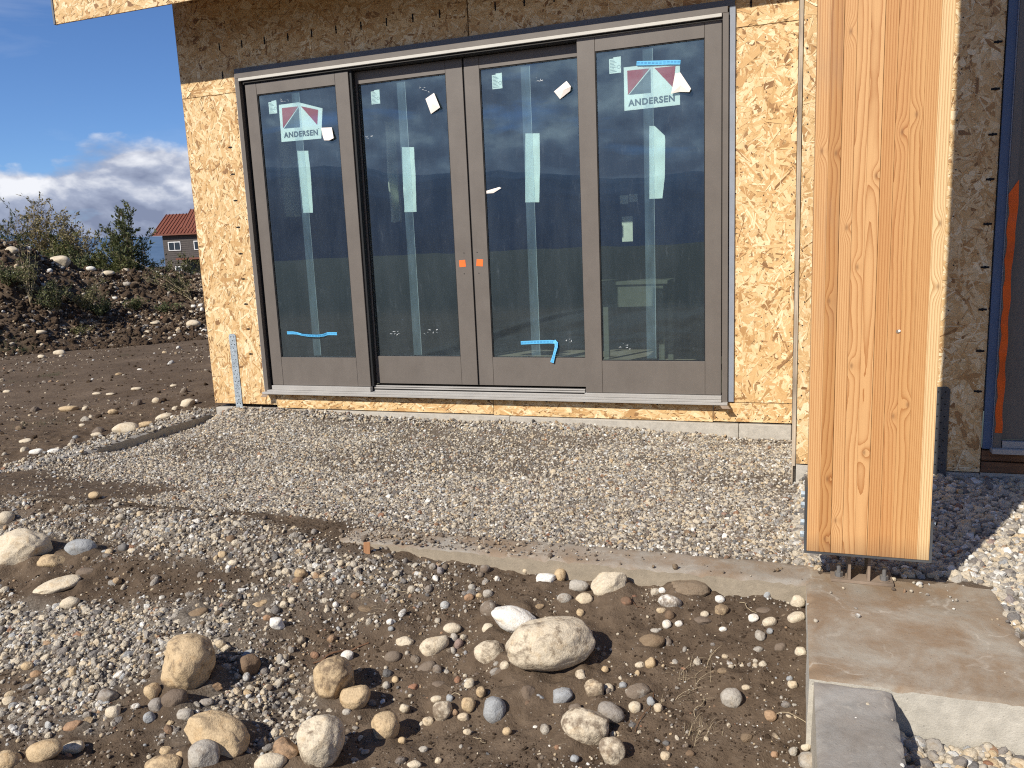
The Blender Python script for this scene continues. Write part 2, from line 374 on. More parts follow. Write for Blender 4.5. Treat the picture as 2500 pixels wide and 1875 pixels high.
def m_concrete(name, c0=(.24, .20, .15), c1=(.40, .37, .32), brown=.72, side=(.36, .30, .22)):
    m = NT(name); P = m.geo(); N = m.geo('Normal'); s = m.node('ShaderNodeSeparateXYZ'); m.l.new(N, s.inputs[0])
    n = m.noise(P, 2.6, 6, .62, .4); f = m.noise(P, 26, 6, .7); gr = m.noise(P, 260, 3, .6)
    pit = m.vor(P, 34, 'F1'); pit = m.ma('SUBTRACT', 1, m.ma('MULTIPLY', pit, 9, clamp=True))
    c = m.ramp(m.ma('MULTIPLY_ADD', f, .35, m.ma('MULTIPLY', n, .75)), [(.36, c0), (.52, tuple((a+b)/2 for a, b in zip(c0, c1))), (.7, c1)])
    bm_ = m.ma('MULTIPLY', m.ma('SUBTRACT', m.noise(P, 4.6, 9, .72, .5), .36, clamp=True), 4, clamp=True)
    c = m.mix(m.ma('MULTIPLY', bm_, brown), c, (.235, .145, .075))
    # pale lime lines along hairline cracks
    wv = m.noise(P, 4, 4, .6, out=1); vm = m.node('ShaderNodeVectorMath', operation='MULTIPLY_ADD'); m.l.new(wv, vm.inputs[0]); vm.inputs[1].default_value = (.35, .35, .1); m.l.new(P, vm.inputs[2])
    cr_ = m.vor(vm.outputs[0], 3.1, 'DISTANCE_TO_EDGE'); line = m.ma('SUBTRACT', 1, m.ma('MULTIPLY', cr_, 42, clamp=True)); line = m.ma('MULTIPLY', line, m.ma('MULTIPLY', m.ma('SUBTRACT', m.noise(P, 9, 4, .7), .46, clamp=True), 8, clamp=True))
    c = m.mix(m.ma('MULTIPLY', line, .55), c, (.52, .47, .39))
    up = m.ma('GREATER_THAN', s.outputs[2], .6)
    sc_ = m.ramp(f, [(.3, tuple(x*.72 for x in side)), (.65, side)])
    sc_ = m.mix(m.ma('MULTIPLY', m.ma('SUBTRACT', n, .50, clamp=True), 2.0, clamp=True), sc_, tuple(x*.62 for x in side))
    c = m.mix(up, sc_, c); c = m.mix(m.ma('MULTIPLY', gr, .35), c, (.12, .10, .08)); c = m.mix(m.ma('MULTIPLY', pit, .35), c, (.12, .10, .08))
    h = m.ma('ADD', m.ma('MULTIPLY', f, .8), m.ma('MULTIPLY_ADD', gr, .35, m.ma('MULTIPLY', pit, -.5)))
    return m.fin(c, .9, m.bump(h, .55, .006), spec=.25)
def m_dirt():
    m = NT('dirt'); P = m.geo(); g = m.attr('grit'); n = m.noise(P, 1.6, 5, .6); f = m.noise(P, 22, 6, .7); ff = m.noise(P, 120, 5, .7)
    c = m.ramp(m.ma('MULTIPLY_ADD', f, .5, m.ma('MULTIPLY', n, .5)), [(.3, (.062, .042, .027)), (.5, (.108, .076, .050)), (.68, (.168, .123, .084))])
    grit = m.ramp(ff, [(.35, (.08, .066, .052)), (.55, (.18, .155, .125)), (.7, (.36, .32, .265))])
    c = m.mix(g, c, grit)
    sp = m.vor(P, 85, 'F1', 'Distance'); spc = m.vor(P, 85, 'F1', 'Color')
    sx = m.node('ShaderNodeSeparateXYZ'); m.l.new(spc, sx.inputs[0])
    dot = m.ma('MULTIPLY', m.ma('LESS_THAN', sp, m.ma('MULTIPLY', sx.outputs[0], .30)), m.ma('GREATER_THAN', sx.outputs[1], .62))
    px_ = m.node('ShaderNodeSeparateXYZ'); m.l.new(P, px_.inputs[0]); field = m.ma('MULTIPLY', m.ma('ADD', m.ma('MULTIPLY', px_.outputs[1], -1.0), m.ma('MULTIPLY_ADD', n, 8.0, -16.0)), .25, clamp=True)
    c = m.mix(field, c, m.ramp(f, [(.3, (.018, .023, .020)), (.7, (.042, .050, .042))]))   # unseen dark meadow to the south, added to darken the pane reflections
    c = m.mix(m.ma('MULTIPLY', dot, .75), c, m.ramp(sx.outputs[2], [(0, (.16, .12, .09)), (1, (.42, .37, .30))]))
    h = m.ma('ADD', m.ma('MULTIPLY', f, 1.0), m.ma('MULTIPLY_ADD', dot, .25, m.ma('MULTIPLY', ff, .6)))
    return m.fin(c, .95, m.bump(h, .9, .012), spec=.15)
def m_stone(name, typ):
    """stones: tone picks the colour of the piece; speckle and dirt on top"""
    m = NT(name); inst = typ == 'INSTANCER'
    P = m.coord('Object'); t = m.attr('tone', typ); d = m.attr('dirt', typ)
    gp = m.geo()
    c = m.ramp(t, [(0, (.050, .052, .056)), (.12, (.13, .125, .12)), (.27, (.25, .22, .19)), (.42, (.39, .355, .30)), (.55, (.57, .49, .365)), (.68, (.50, .375, .225)), (.78, (.36, .235, .14)), (.86, (.29, .15, .09)), (.90, (.31, .32, .32)), (1, (.78, .74, .66))])
    n = m.noise(gp if not inst else P, 150 if not inst else 4.0, 4, .65); n2 = m.noise(gp if not inst else P, 22 if not inst else 1.5, 5, .6, .5)
    c = m.mix(m.ma('MULTIPLY', m.ma('SUBTRACT', n, .46, clamp=True), 2.4, clamp=True), c, m.mix(1.0, c, (.62, .60, .60), 'MULTIPLY'))
    c = m.mix(m.ma('MULTIPLY', m.ma('SUBTRACT', n2, .52, clamp=True), 3.0, clamp=True), c, m.mix(1.0, c, (.76, .62, .44), 'MULTIPLY'))
    c = m.mix(m.ma('MULTIPLY', m.ma('SUBTRACT', m.noise(gp if not inst else P, 60 if not inst else 2.2, 5, .7), .62, clamp=True), 3.5, clamp=True), c, m.mix(1.0, c, (1.35, 1.33, 1.3), 'MULTIPLY'))
    dn = m.noise(gp, 30, 5, .7); nz = m.node('ShaderNodeSeparateXYZ'); m.l.new(m.geo('Normal'), nz.inputs[0])
    df = m.ma('MULTIPLY', m.ma('ADD', m.ma('SUBTRACT', m.ma('ADD', d, dn), 1.0), m.ma('MULTIPLY', d, .25)), 6, clamp=True)
    c = m.mix(m.ma('MULTIPLY', df, .8), c, (.125, .085, .055))
    if not inst:
        gr = m.noise(gp, 230, 4, .7); pitv = m.vor(gp, 95, 'F1')
        c = m.mix(m.ma('MULTIPLY', m.ma('SUBTRACT', gr, .54, clamp=True), 3.2, clamp=True), c, m.mix(1.0, c, (.66, .63, .60), 'MULTIPLY'))
        c = m.mix(m.ma('MULTIPLY', m.ma('SUBTRACT', .46, gr, clamp=True), 2.2, clamp=True), c, m.mix(1.0, c, (1.28, 1.26, 1.22), 'MULTIPLY'))
        vein = m.noise(m.map(gp, (1, 1, 2.5)), 16, 6, .6, 1.2); vl = m.ma('SUBTRACT', 1, m.ma('MULTIPLY', m.ma('ABSOLUTE', m.ma('SUBTRACT', vein, .5)), 45, clamp=True)); c = m.mix(m.ma('MULTIPLY', vl, m.ma('MULTIPLY', t, .35)), c, m.mix(1.0, c, (.60, .50, .38), 'MULTIPLY'))
        h = m.ma('ADD', m.ma('MULTIPLY', n2, 2.2), m.ma('MULTIPLY_ADD', gr, .35, m.ma('MULTIPLY_ADD', n, .8, m.ma('MULTIPLY', m.ma('SUBTRACT', .3, pitv, clamp=True), -1.2))))
        return m.fin(c, .82, m.bump(h, .55, .005), spec=.25)
    return m.fin(c, .78, m.bump(m.ma('ADD', n, m.ma('MULTIPLY', n2, 1.6)), .4, .12), spec=.3)
def m_glass():
    m = NT('window_glass'); m.n.remove(m.b)  # the inner face passes light straight on
    tr = m.node('ShaderNodeBsdfTransparent'); tr.inputs[0].default_value = (.93, .985, .975, 1)
    gl = m.node('ShaderNodeBsdfGlossy'); gl.inputs[0].default_value = (.56, .82, 1, 1); gl.inputs['Roughness'].default_value = 0.0
    P = m.geo(); wob = m.noise(m.map(P, (1, 1, .6)), 2.2, 2, .5); m.l.new(m.bump(wob, .06, .01), gl.inputs['Normal'])
    fr = m.node('ShaderNodeFresnel'); fr.inputs[0].default_value = 1.5; front = m.ma('SUBTRACT', 1.0, m.geo('Backfacing')); f = m.ma('MULTIPLY', m.ma('MULTIPLY_ADD', fr.outputs[0], 1.6, .17, clamp=True), front)
    mx = m.node('ShaderNodeMixShader'); m.l.new(f, mx.inputs[0]); m.l.new(tr.outputs[0], mx.inputs[1]); m.l.new(gl.outputs[0], mx.inputs[2])
    # faint dust and smears; the even bluish veil paints haze over dark reflections
    df = m.node('ShaderNodeBsdfDiffuse'); df.inputs[0].default_value = (.40, .47, .52, 1)
    sm = m.noise(m.map(P, (3, 1, .7)), 2.5, 6, .7); sp = m.ma('MULTIPLY', m.ma('SUBTRACT', m.noise(m.map(P, (1, 1, .25)), 28, 5, .7), .6, clamp=True), .35)
    mx2 = m.node('ShaderNodeMixShader'); m.l.new(m.ma('MULTIPLY', m.ma('MULTIPLY_ADD', m.ma('SUBTRACT', sm, .4, clamp=True), .09, m.ma('ADD', sp, .034)), front), mx2.inputs[0]); m.l.new(mx.outputs[0], mx2.inputs[1]); m.l.new(df.outputs[0], mx2.inputs[2])
    m.l.new(mx2.outputs[0], m.out.inputs[0]); return m.m
def m_film(name, c, alpha):
    m = NT(name); m.n.remove(m.b); tr = m.node('ShaderNodeBsdfTransparent'); df = m.node('ShaderNodeBsdfDiffuse'); df.inputs[0].default_value = (*c, 1)
    mx = m.node('ShaderNodeMixShader'); n = m.noise(m.map(m.geo(), (1, 1, .2)), 20, 4, .6); m.l.new(m.ma('MULTIPLY', n, alpha*2, clamp=True), mx.inputs[0]); m.l.new(tr.outputs[0], mx.inputs[1]); m.l.new(df.outputs[0], mx.inputs[2]); m.l.new(mx.outputs[0], m.out.inputs[0]); return m.m
def m_leaf(name, c0, c1):
    m = NT(name); n = m.noise(m.geo(), 1.6, 3, .6); t = m.attr('tone'); c = m.ramp(m.ma('MULTIPLY_ADD', n, .5, m.ma('MULTIPLY', t, .5)), [(.3, c0), (.7, c1)])
    m.fin(c, .6, spec=.25)
    tl = m.node('ShaderNodeBsdfTranslucent'); m.l.new(c, tl.inputs[0]); mx = m.node('ShaderNodeMixShader'); mx.inputs[0].default_value = .3
    m.l.new(m.b.outputs[0], mx.inputs[1]); m.l.new(tl.outputs[0], mx.inputs[2]); m.l.new(mx.outputs[0], m.out.inputs[0]); return m.m
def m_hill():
    m = NT('far_hill_haze'); P = m.geo(); n = m.noise(P, .004, 6, .6)
    return m.fin(m.ramp(n, [(.35, (.075, .125, .205)), (.65, (.115, .175, .27))]), 1.0, spec=0)  # blue of the distant haze is mixed into the hill colour
def m_galv():
    m = NT('galvanised_steel'); P = m.coord(); v = m.vor(P, 120, 'F1', 'Color'); n = m.noise(P, 30, 4, .6); s = m.node('ShaderNodeSeparateXYZ'); m.l.new(v, s.inputs[0])
    c = m.ramp(m.ma('MULTIPLY_ADD', s.outputs[0], .4, m.ma('MULTIPLY', n, .6)), [(.3, (.27, .31, .34)), (.7, (.47, .53, .57))])
    return m.fin(c, .5, None, .35)
M = dict(osb=m_osb(), core=m_osb_base(), taupe=m_paint('taupe_cladding', (.116, .099, .086), .42, .45, .03, 0, .10), sill=m_paint('sill_aluminium', (.34, .325, .305), .4, .5, .04, 0, .15),
    cream=m_paint('track_vinyl', (.50, .475, .43), .4, .5, .02), flash=m_paint('flashing_membrane', (.115, .125, .145), .5, .4, .06), flash_l=m_paint('pale_flashing', (.24, .26, .30), .4, .5, .05),
    gasket=m_paint('black_gasket', (.012, .012, .013), .6, .3, .02), dark=m_paint('dark_reveal', (.03, .028, .027), .6, .3, .02),
    glass=m_glass(), white=m_paint('label_paper', (.74, .80, .76), .6, .3, .03), red=m_paint('sticker_red', (.36, .025, .02), .5, .4, .02), sticker_dark=m_paint('sticker_grey', (.075, .10, .12), .5, .4, .02),
    foam=m_paint('foam_strip', (.66, .75, .70), .7, .2, .05), tape=m_paint('blue_tape', (.10, .42, .70), .4, .5, .05), tape_d=m_paint('tape_print', (.03, .17, .42), .4, .4, .02), peel=m_paint('peeled_paper', (.80, .72, .66), .6, .3, .04),
    orange=m_paint('orange_sticker', (.85, .16, .03), .6, .3, .04), orange_tape=m_paint('orange_tape', (.72, .115, .012), .5, .3, .08), galv=m_galv(), steel=m_paint('black_steel', (.085, .088, .092), .5, .5, .12, .4), rust=m_paint('dusty_steel', (.20, .15, .11), .8, .3, .2),
    black=m_paint('black_mark', (.012, .012, .014), .8, .2, .0), print_grey=m_paint('faint_print', (.30, .36, .36), .5, .3, .02), film=m_film('film_strip', (.42, .55, .66), .10), film_line=m_film('film_edge', (.7, .8, .85), .28), clear=m_film('clear_tape', (.95, .97, .97), .5),
    weather=m_wood('weathered_edge', (.16, .12, .085), (.52, .43, .32), (60, 60, 1.5)), plank=m_wood('brown_plank', (.075, .035, .018), (.19, .095, .045), (2, 20, 20)),
    conc=m_concrete('footing_concrete'), conc_p=m_concrete('pier_concrete', (.25, .205, .15), (.40, .365, .30), .8, (.56, .52, .44)), conc_g=m_concrete('grey_concrete', (.17, .163, .148), (.37, .355, .325), .25, (.52, .46, .36)), conc_f=m_concrete('stem_concrete', (.34, .31, .26), (.50, .47, .41), .1, (.55, .51, .44)),
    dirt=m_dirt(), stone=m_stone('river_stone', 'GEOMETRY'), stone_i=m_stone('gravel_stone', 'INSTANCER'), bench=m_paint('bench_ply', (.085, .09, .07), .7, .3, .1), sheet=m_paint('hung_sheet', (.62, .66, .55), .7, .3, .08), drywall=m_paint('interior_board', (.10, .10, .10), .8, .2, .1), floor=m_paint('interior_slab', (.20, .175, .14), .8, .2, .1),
    hill=m_hill(), roof=m_wood('rust_red_metal', (.125, .036, .019), (.20, .062, .032), (2, 2, 2), .55), siding=m_wood('dark_siding', (.060, .050, .046), (.105, .090, .082), (4, 4, 30)), wtrim=m_paint('white_trim', (.75, .75, .74), .6), wglass=m_paint('far_glass', (.035, .045, .055), .1, .6),
    leaf_g=m_leaf('green_leaves', (.055, .070, .028), (.155, .165, .070)), leaf_y=m_leaf('ochre_leaves', (.17, .145, .065), (.40, .33, .17)), leaf_o=m_leaf('olive_leaves', (.07, .085, .028), (.18, .175, .065)), twig=m_wood('twig_bark', (.10, .07, .045), (.26, .20, .14)), straw=m_wood('dry_straw', (.26, .20, .12), (.48, .39, .25)),
    weed_l=m_leaf('weed_leaves', (.075, .080, .030), (.20, .185, .085)), bolt=m_paint('dull_bolt_steel', (.20, .195, .19), .5, .4, .1, .5), grass=m_leaf('tuft_grass', (.03, .06, .02), (.07, .12, .035)), rustwood=m_wood('orange_brown_block', (.28, .13, .055), (.42, .21, .095), (20, 20, 3)))
BOARDS = [m_glulam(k) for k in range(11)]
# ------------------------------------------------------------------ ground and hills
def axis(parts):
    out = []
    for a, b, st in parts: out.append(np.arange(a, b-1e-9, st))
    return np.unique(np.concatenate(out))
def spread_out(a, sgn, n, st, g=1.28):
    r = []; p = a
    for i in range(n): st *= g; p += sgn*st; r.append(p)
    return np.array(r)
def sheet(name, X, Y, hfun, mat, cut=None, attr=None):
    gx, gy = np.meshgrid(X, Y, indexing='ij'); Z = hfun(gx, gy); nx, ny = gx.shape
    co = np.stack([gx, gy, Z], -1).reshape(-1, 3).astype(np.float32)
    i = np.arange((nx-1)*ny).reshape(nx-1, ny)[:, :-1].ravel(); q = np.stack([i, i+ny, i+ny+1, i+1], -1)
    if cut is not None:
        cen = co[q].mean(1); q = q[~cut(cen[:, 0], cen[:, 1])]
    me = bpy.data.meshes.new(name); me.vertices.add(len(co)); me.vertices.foreach_set('co', co.ravel())
    me.loops.add(q.size); me.loops.foreach_set('vertex_index', q.ravel().astype(np.int32)); me.polygons.add(len(q))
    me.polygons.foreach_set('loop_start', (np.arange(len(q))*4).astype(np.int32)); me.polygons.foreach_set('use_smooth', np.ones(len(q), dtype=bool)); me.update(calc_edges=True); me.validate()
    a = me.attributes.new('grit', 'FLOAT', 'POINT'); a.data.foreach_set('value', (attr(gx, gy) if attr is not None else np.zeros_like(gx)).ravel().astype(np.float32))
    me.materials.append(mat); o = bpy.data.objects.new(name, me); col.objects.link(o); return o
def gravel_mask(x, y):
    """how densely gravel covers the ground, 0..1"""
    pad = sst(-.62, -.52, x)*sst(4.06, 4.0, x)*sst(-2.16, -2.06, y)
    n = fbm(x*2.2, y*2.2, 4, 51); n2 = fbm(x*.9+5, y*.9, 3, 55)
    brown = sst(1.9, .9, x)*sst(-1.50, -1.80, y)*sst(.42, .55, n+.10*sst(1.2, -.2, x))          # dirt washed over the kerb on the left
    worn = .55*sst(.50, .66, fbm(x*1.3+2, y*2.1, 4, 57))
    pad = pad*(1-.93*brown)*(1-worn)
    right = sst(3.98, 4.05, x)*sst(-2.22, -2.12, y)+sst(4.58, 4.66, x)+sst(4.2, 4.25, x)*sst(-2.98, -3.02, y)
    u = (x-.2)*.62+(y+2.6)*-.4                      # streaks of spilled gravel over the dirt
    streak = sst(.38, .66, fbm(x*1.5+y*.5, y*2.4-x*.4, 4, 59)+.16*sst(2.4, 1.0, x)-.10*sst(2.2, 3.2, x)-.05)
    streak = np.clip(streak+.9*np.exp(-((x-1.5)/.5)**2-((y+2.52)/.13)**2)+.6*np.exp(-((x-.4)/.4)**2-((y+2.5)/.12)**2), 0, 1)*(1-.85*np.exp(-((x-1.35)/.7)**2-((y+2.83)/.12)**2))
    front = sst(-2.12, -2.42, y)*sst(2.9, 1.9, x)*streak*sst(-1.3, -.6, x)
    strip = sst(-.60, -.66, x)*sst(-.92, -.80, x+.05*np.sin(y*5))*sst(-2.6, -2.2, y)*.7*sst(.5, .1, y)
    return np.clip(pad+right+front+strip, 0, 1)
X = np.unique(np.concatenate([axis([(-1.6, 5.2, .0125)]), axis([(-8, -1.6, .07), (5.2, 7, .1)]), spread_out(-8, -1, 26, .1), spread_out(7, 1, 28, .1)]).round(4))
Y = np.unique(np.concatenate([axis([(-4.05, .30, .0125)]), axis([(-6.5, -4.05, .1), (.30, 8, .07)]), spread_out(-6.5, -1, 28, .1), spread_out(8, 1, 26, .1)]).round(4))
hid = lambda x, y: ((x > -.48) & (x < 3.9) & (y > .06) & (y < 7)) | ((x > 3.98) & (x < 9) & (y > -.90) & (y < 7))
tag(sheet('ground', X, Y, ground_h, M['dirt'], hid, lambda x, y: np.clip(gravel_mask(x, y)*1.0, 0, 1)), 'brown dirt ground with pebbles sloping away from the kerb', kind='structure')
# spoil heap, on its own turned grid
av = axis([(15.2, 21.2, .05), (21.2, 26, .2)]); bv = np.unique(np.concatenate([axis([(-4.1, 4.3, .05), (-24, -4.1, .25), (4.3, 24, .25)])]).round(4))
gA, gB = np.meshgrid(av, bv, indexing='ij')
ax_, ay_ = -.735, .678
wx = CAM.x+gA*ax_+gB*ay_; wy = CAM.y+gA*ay_-gB*ax_
def mound_sheet():
    Z = mound_h(wx, wy); co = np.stack([wx, wy, Z], -1).reshape(-1, 3).astype(np.float32); nx, ny = wx.shape
    i = np.arange((nx-1)*ny).reshape(nx-1, ny)[:, :-1].ravel(); q = np.stack([i, i+1, i+ny+1, i+ny], -1)
    me = bpy.data.meshes.new('dirt_mound'); me.vertices.add(len(co)); me.vertices.foreach_set('co', co.ravel()); me.loops.add(q.size); me.loops.foreach_set('vertex_index', q.ravel().astype(np.int32)); me.polygons.add(len(q))
    me.polygons.foreach_set('loop_start', (np.arange(len(q))*4).astype(np.int32)); me.polygons.foreach_set('use_smooth', np.ones(len(q), dtype=bool)); me.update(calc_edges=True)
    me.attributes.new('grit', 'FLOAT', 'POINT')
    me.materials.append(M['dirt']); o = bpy.data.objects.new('dirt_mound', me); col.objects.link(o); return tag(o, 'long dark heap of excavated soil and stones beyond the bare yard', kind='structure')
mound_sheet()
def hills():
    n = 360; mb = MB(); rows = [(0, 0.0), (.30, .55), (.62, .80), (1.0, 1.0), (1.5, .5)]
    for i in range(n):
        th = 2*math.pi*i/n
        # low blue range in front, high range behind the camera (seen in the panes)
        back = .5-.5*math.cos(th-R_(62)) ; back = back**1.5
        rdg = float(fbm(np.array(math.cos(th)*3.1+4), np.array(math.sin(th)*3.1+4), 5, 91, .55))
        H = (60+50*rdg)*(1-back)+(230+380*rdg)*back
        for j, (t, hh) in enumerate(rows):
            r = 3000+1500*t; w = float(fbm(np.array(math.cos(th)*9+j*7), np.array(math.sin(th)*9), 3, 95))-.5
            mb.v.append((r*math.cos(th), r*math.sin(th), -25+H*(hh+w*.28*(1 if 0 < j < 3 else .12))))
    m_ = len(rows)
    for i in range(n):
        for j in range(m_-1): a = i*m_+j; b = ((i+1) % n)*m_+j; mb.face((a, b, b+1, a+1))
    o = mb.build('hills', M['hill'], smooth=True); tag(o, 'distant wooded hills along the horizon, haze blue painted into their colour', kind='structure')
hills()

# ------------------------------------------------------------------ the building under construction
house = empty('timber_house', (0, 0, -.2), 'unfinished house clad in bare yellow strand board with wide glazed sliding door', 'building')
def osb_panel(x0, x1, z0, z1, y, parent, ori=0.0, spread=1.2, dens=2500, hole=None, thick=.011, label=None, fill=None, marks=(), nails=None, flip=False, edge_mat=None, name='wall_panel'):
    """strand board sheet: a core slab and thousands of thin overlapping flakes pressed on its face (face towards -Y, at y)"""
    g = .0015
    mb = MB()
    if hole is None: mb.box(x0+g, x1-g, y, y+thick, z0+g, z1-g)
    else:
        if hole[0] > x0: mb.box(x0+g, hole[0], y, y+thick, z0+g, hole[1])
        if hole[2] < x1: mb.box(hole[2], x1-g, y, y+thick, z0+g, hole[1])
        mb.box(x0+g, x1-g, y, y+thick, hole[1], z1-g)
    p = mb.build(name, edge_mat or M['core'], parent)
    if label: p['label'] = label
    A = (x1-x0)*(z1-z0); N = int(A*dens); r = np.random.default_rng(int(abs(x0*131+z0*977+y*53)*100) % 100000)
    L = np.clip(r.lognormal(math.log(.078), .5, N), .016, .18); Wd = np.clip(r.lognormal(math.log(.0165), .60, N), .004, .046); Wd = np.minimum(Wd, L*.6)
    big = r.random(N) < .05; Wd[big] = np.minimum(L[big]*.45, Wd[big]*2.3)
    th = ori+r.normal(0, spread, N); cx = r.uniform(x0, x1, N); cz = r.uniform(z0, z1, N); dep = np.sort(r.uniform(.0001, .0013, N)); tone = np.clip(r.normal(.60, .25, N), 0, 1)
    dk = r.random(N) < .045; tone[dk] = r.uniform(0, .2, dk.sum())
    k = 6; base = np.array([[-.5, -.12], [-.38, -.5], [.40, -.5], [.5, .05], [.36, .5], [-.42, .5]])
    pts = base[None]+r.uniform(-.11, .11, (N, k, 2)); lx = pts[:, :, 0]*L[:, None]; lz = pts[:, :, 1]*Wd[:, None]
    c, s = np.cos(th)[:, None], np.sin(th)[:, None]
    X_ = np.clip(cx[:, None]+lx*c-lz*s, x0+g*1.2, x1-g*1.2); Z_ = np.clip(cz[:, None]+lx*s+lz*c, z0+g*1.2, z1-g*1.2)
    tilt = r.normal(0, .0008, (N, 2)); Yv = y-dep[:, None]-.0004-tilt[:, :1]*pts[:, :, 0]*2-tilt[:, 1:]*pts[:, :, 1]*2; Yv = np.minimum(Yv, y-.0002)
    if hole is not None:
        hx0, hz, hx1 = hole; up = (cz > hz)[:, None]; lf_ = (cx < hx0)[:, None]; rt = (cx > hx1)[:, None]; ok = (cz > hz) | (cx < hx0) | (cx > hx1)
        inside = (Z_ < hz) & (X_ > hx0) & (X_ < hx1)
        Z_ = np.where(inside & up, hz+.001, Z_); X_ = np.where(inside & ~up & lf_, hx0-.001, X_); X_ = np.where(inside & ~up & rt, hx1+.001, X_)
        X_, Z_, Yv, lx, lz, tone = X_[ok], Z_[ok], Yv[ok], lx[ok], lz[ok], tone[ok]; N = int(ok.sum())
    co = np.stack([X_, Yv, Z_], -1).reshape(-1, 3).astype(np.float32)
    me = bpy.data.meshes.new('strands'); me.vertices.add(N*k); me.vertices.foreach_set('co', co.ravel()); me.loops.add(N*k); me.loops.foreach_set('vertex_index', np.arange(N*k, dtype=np.int32)); me.polygons.add(N); me.polygons.foreach_set('loop_start', (np.arange(N)*k).astype(np.int32)); me.update(calc_edges=True)
    at = me.attributes.new('tone', 'FLOAT', 'FACE'); at.data.foreach_set('value', tone.astype(np.float32))
    uv = me.uv_layers.new(name='grain'); off = r.uniform(0, 30, (N, 1, 2)); uvs = np.stack([lx*1.0, lz*1.0], -1)*6+off; uv.data.foreach_set('uv', uvs.reshape(-1).astype(np.float32))
    me.materials.append(M['osb']); o = bpy.data.objects.new('strands', me); col.objects.link(o); o.parent = p; o.matrix_parent_inverse = p.matrix_world.inverted(); o['kind'] = 'stuff'
    bpy.context.view_layer.update(); o.matrix_parent_inverse = p.matrix_world.inverted()
    for (mx, mz, vert) in marks:
        mb = MB(); a, b = (.0045, .026) if vert else (.017, .0045)
        jag = .0022
        mb.box(mx-a, mx+a, y-.0042, y-.0022, mz-b, mz+b)
        if vert: mb.box(mx-a-jag, mx+a+jag, y-.0044, y-.0020, mz-.004, mz+.003)
        else: mb.box(mx-.004, mx+.003, y-.0044, y-.0020, mz-b-jag, mz+b+jag)
        mb.build('nailing_mark', M['black'], p)
    if nails:
        mb = MB()
        for (nx_, nz_) in nails: mb.cyl((nx_, y-.0035, nz_), (nx_, y-.001, nz_), .0036, 6)
        q = mb.build('nail_head', M['dark'], p); q['kind'] = 'stuff'
    return p
def nl(x0, z0, x1, z1, st=.1, j=.008):
    L = math.hypot(x1-x0, z1-z0); n = max(1, int(L/st)); return [(x0+(x1-x0)*i/n+rnd.uniform(-j, j), z0+(z1-z0)*i/n+rnd.uniform(-j, j)) for i in range(n+1)]
SM = 2.276      # seam height
V = R_(90)
osb_panel(-.52, -.012, -.108, SM, 0, house, V, .75, marks=[(-.12, zz, False) for zz in (1.887, 1.688, 1.491, 1.289, 1.087, .892, .696, .499, .300)], nails=nl(-.50, -.08, -.50, 2.2)+nl(-.49, -.08, -.06, -.08)+nl(-.03, 0, -.03, 2.2, .12), label='tall narrow strand board left of the sliding door')
top_marks = [(-.127, 2.611, True), (-.124, 2.41, True)]+[(.073+.2*i, 2.607, True) for i in range(9)]
osb_panel(-.52, 1.872, SM, 3.25, 0, house, 0, .8, hole=(-.012, 2.402, 9), marks=[t for t in top_marks if t[0] < 1.8], nails=nl(-.5, 2.3, -.5, 3.1)+nl(1.85, 2.47, 1.85, 3.1), label='shaded strand board above the left half of the door')
osb_panel(1.876, 3.945, SM, 3.25, 0, house, 0, .8, hole=(-9, 2.402, 3.56), marks=[(2.071+.2*i, 2.60, True) for i in range(9)]+[(3.676, 2.408, True)], nails=nl(1.9, 2.47, 1.9, 3.1), label='shaded strand board above the right half of the door')
osb_panel(-.012, .084, -.108, -.002, 0, house, 0, .8, nails=nl(.03, -.09, .03, -.02))
osb_panel(.084, 1.925, -.131, -.002, 0, house, 0, .55, nails=nl(.1, -.11, 1.9, -.11)+nl(.15, -.03, 1.9, -.03, .3), label='low strip of strand board under the sill')
osb_panel(1.925, 3.458, -.136, -.002, 0, house, 0, .55, nails=nl(1.95, -.115, 3.44, -.115)+nl(2, -.03, 3.4, -.03, .3))
osb_panel(3.458, 3.945, -.131, -.002, 0, house, 0, .9, nails=nl(3.48, -.11, 3.93, -.11, .04)+nl(3.48, -.08, 3.93, -.085, .06))
osb_panel(3.56, 3.945, -.002, SM, 0, house, V, 1.0, nails=nl(3.60, .05, 3.60, 2.2, .12)+nl(3.92, .0, 3.92, 2.2, .09)+nl(3.76, .1, 3.76, 2.2, .15), label='strand board between the sliding door and the inner corner')
# fascia with the board face on the eave (its unseen top raised to keep sun off the wall), soffit, roof
osb_panel(-1.187, .42, 2.795, 3.55, -.46, house, 0, .9, name='fascia_board', label='sunlit strand board fascia under the roof edge')
osb_panel(.423, 3.98, 2.795, 3.55, -.46, house, 0, .9, dens=1500, name='fascia_board')
MB().box(-.52, 3.98, -.448, -.002, 3.00, 3.012).build('soffit', M['core'], house)
MB().box(-1.205, -1.189, -.466, -.44, 2.797, 3.56).build('barge_board', M['flash'], house)
MB().box(-.52, 5.2, -.445, 6.0, 3.255, 3.30).build('roof', M['flash'], house)
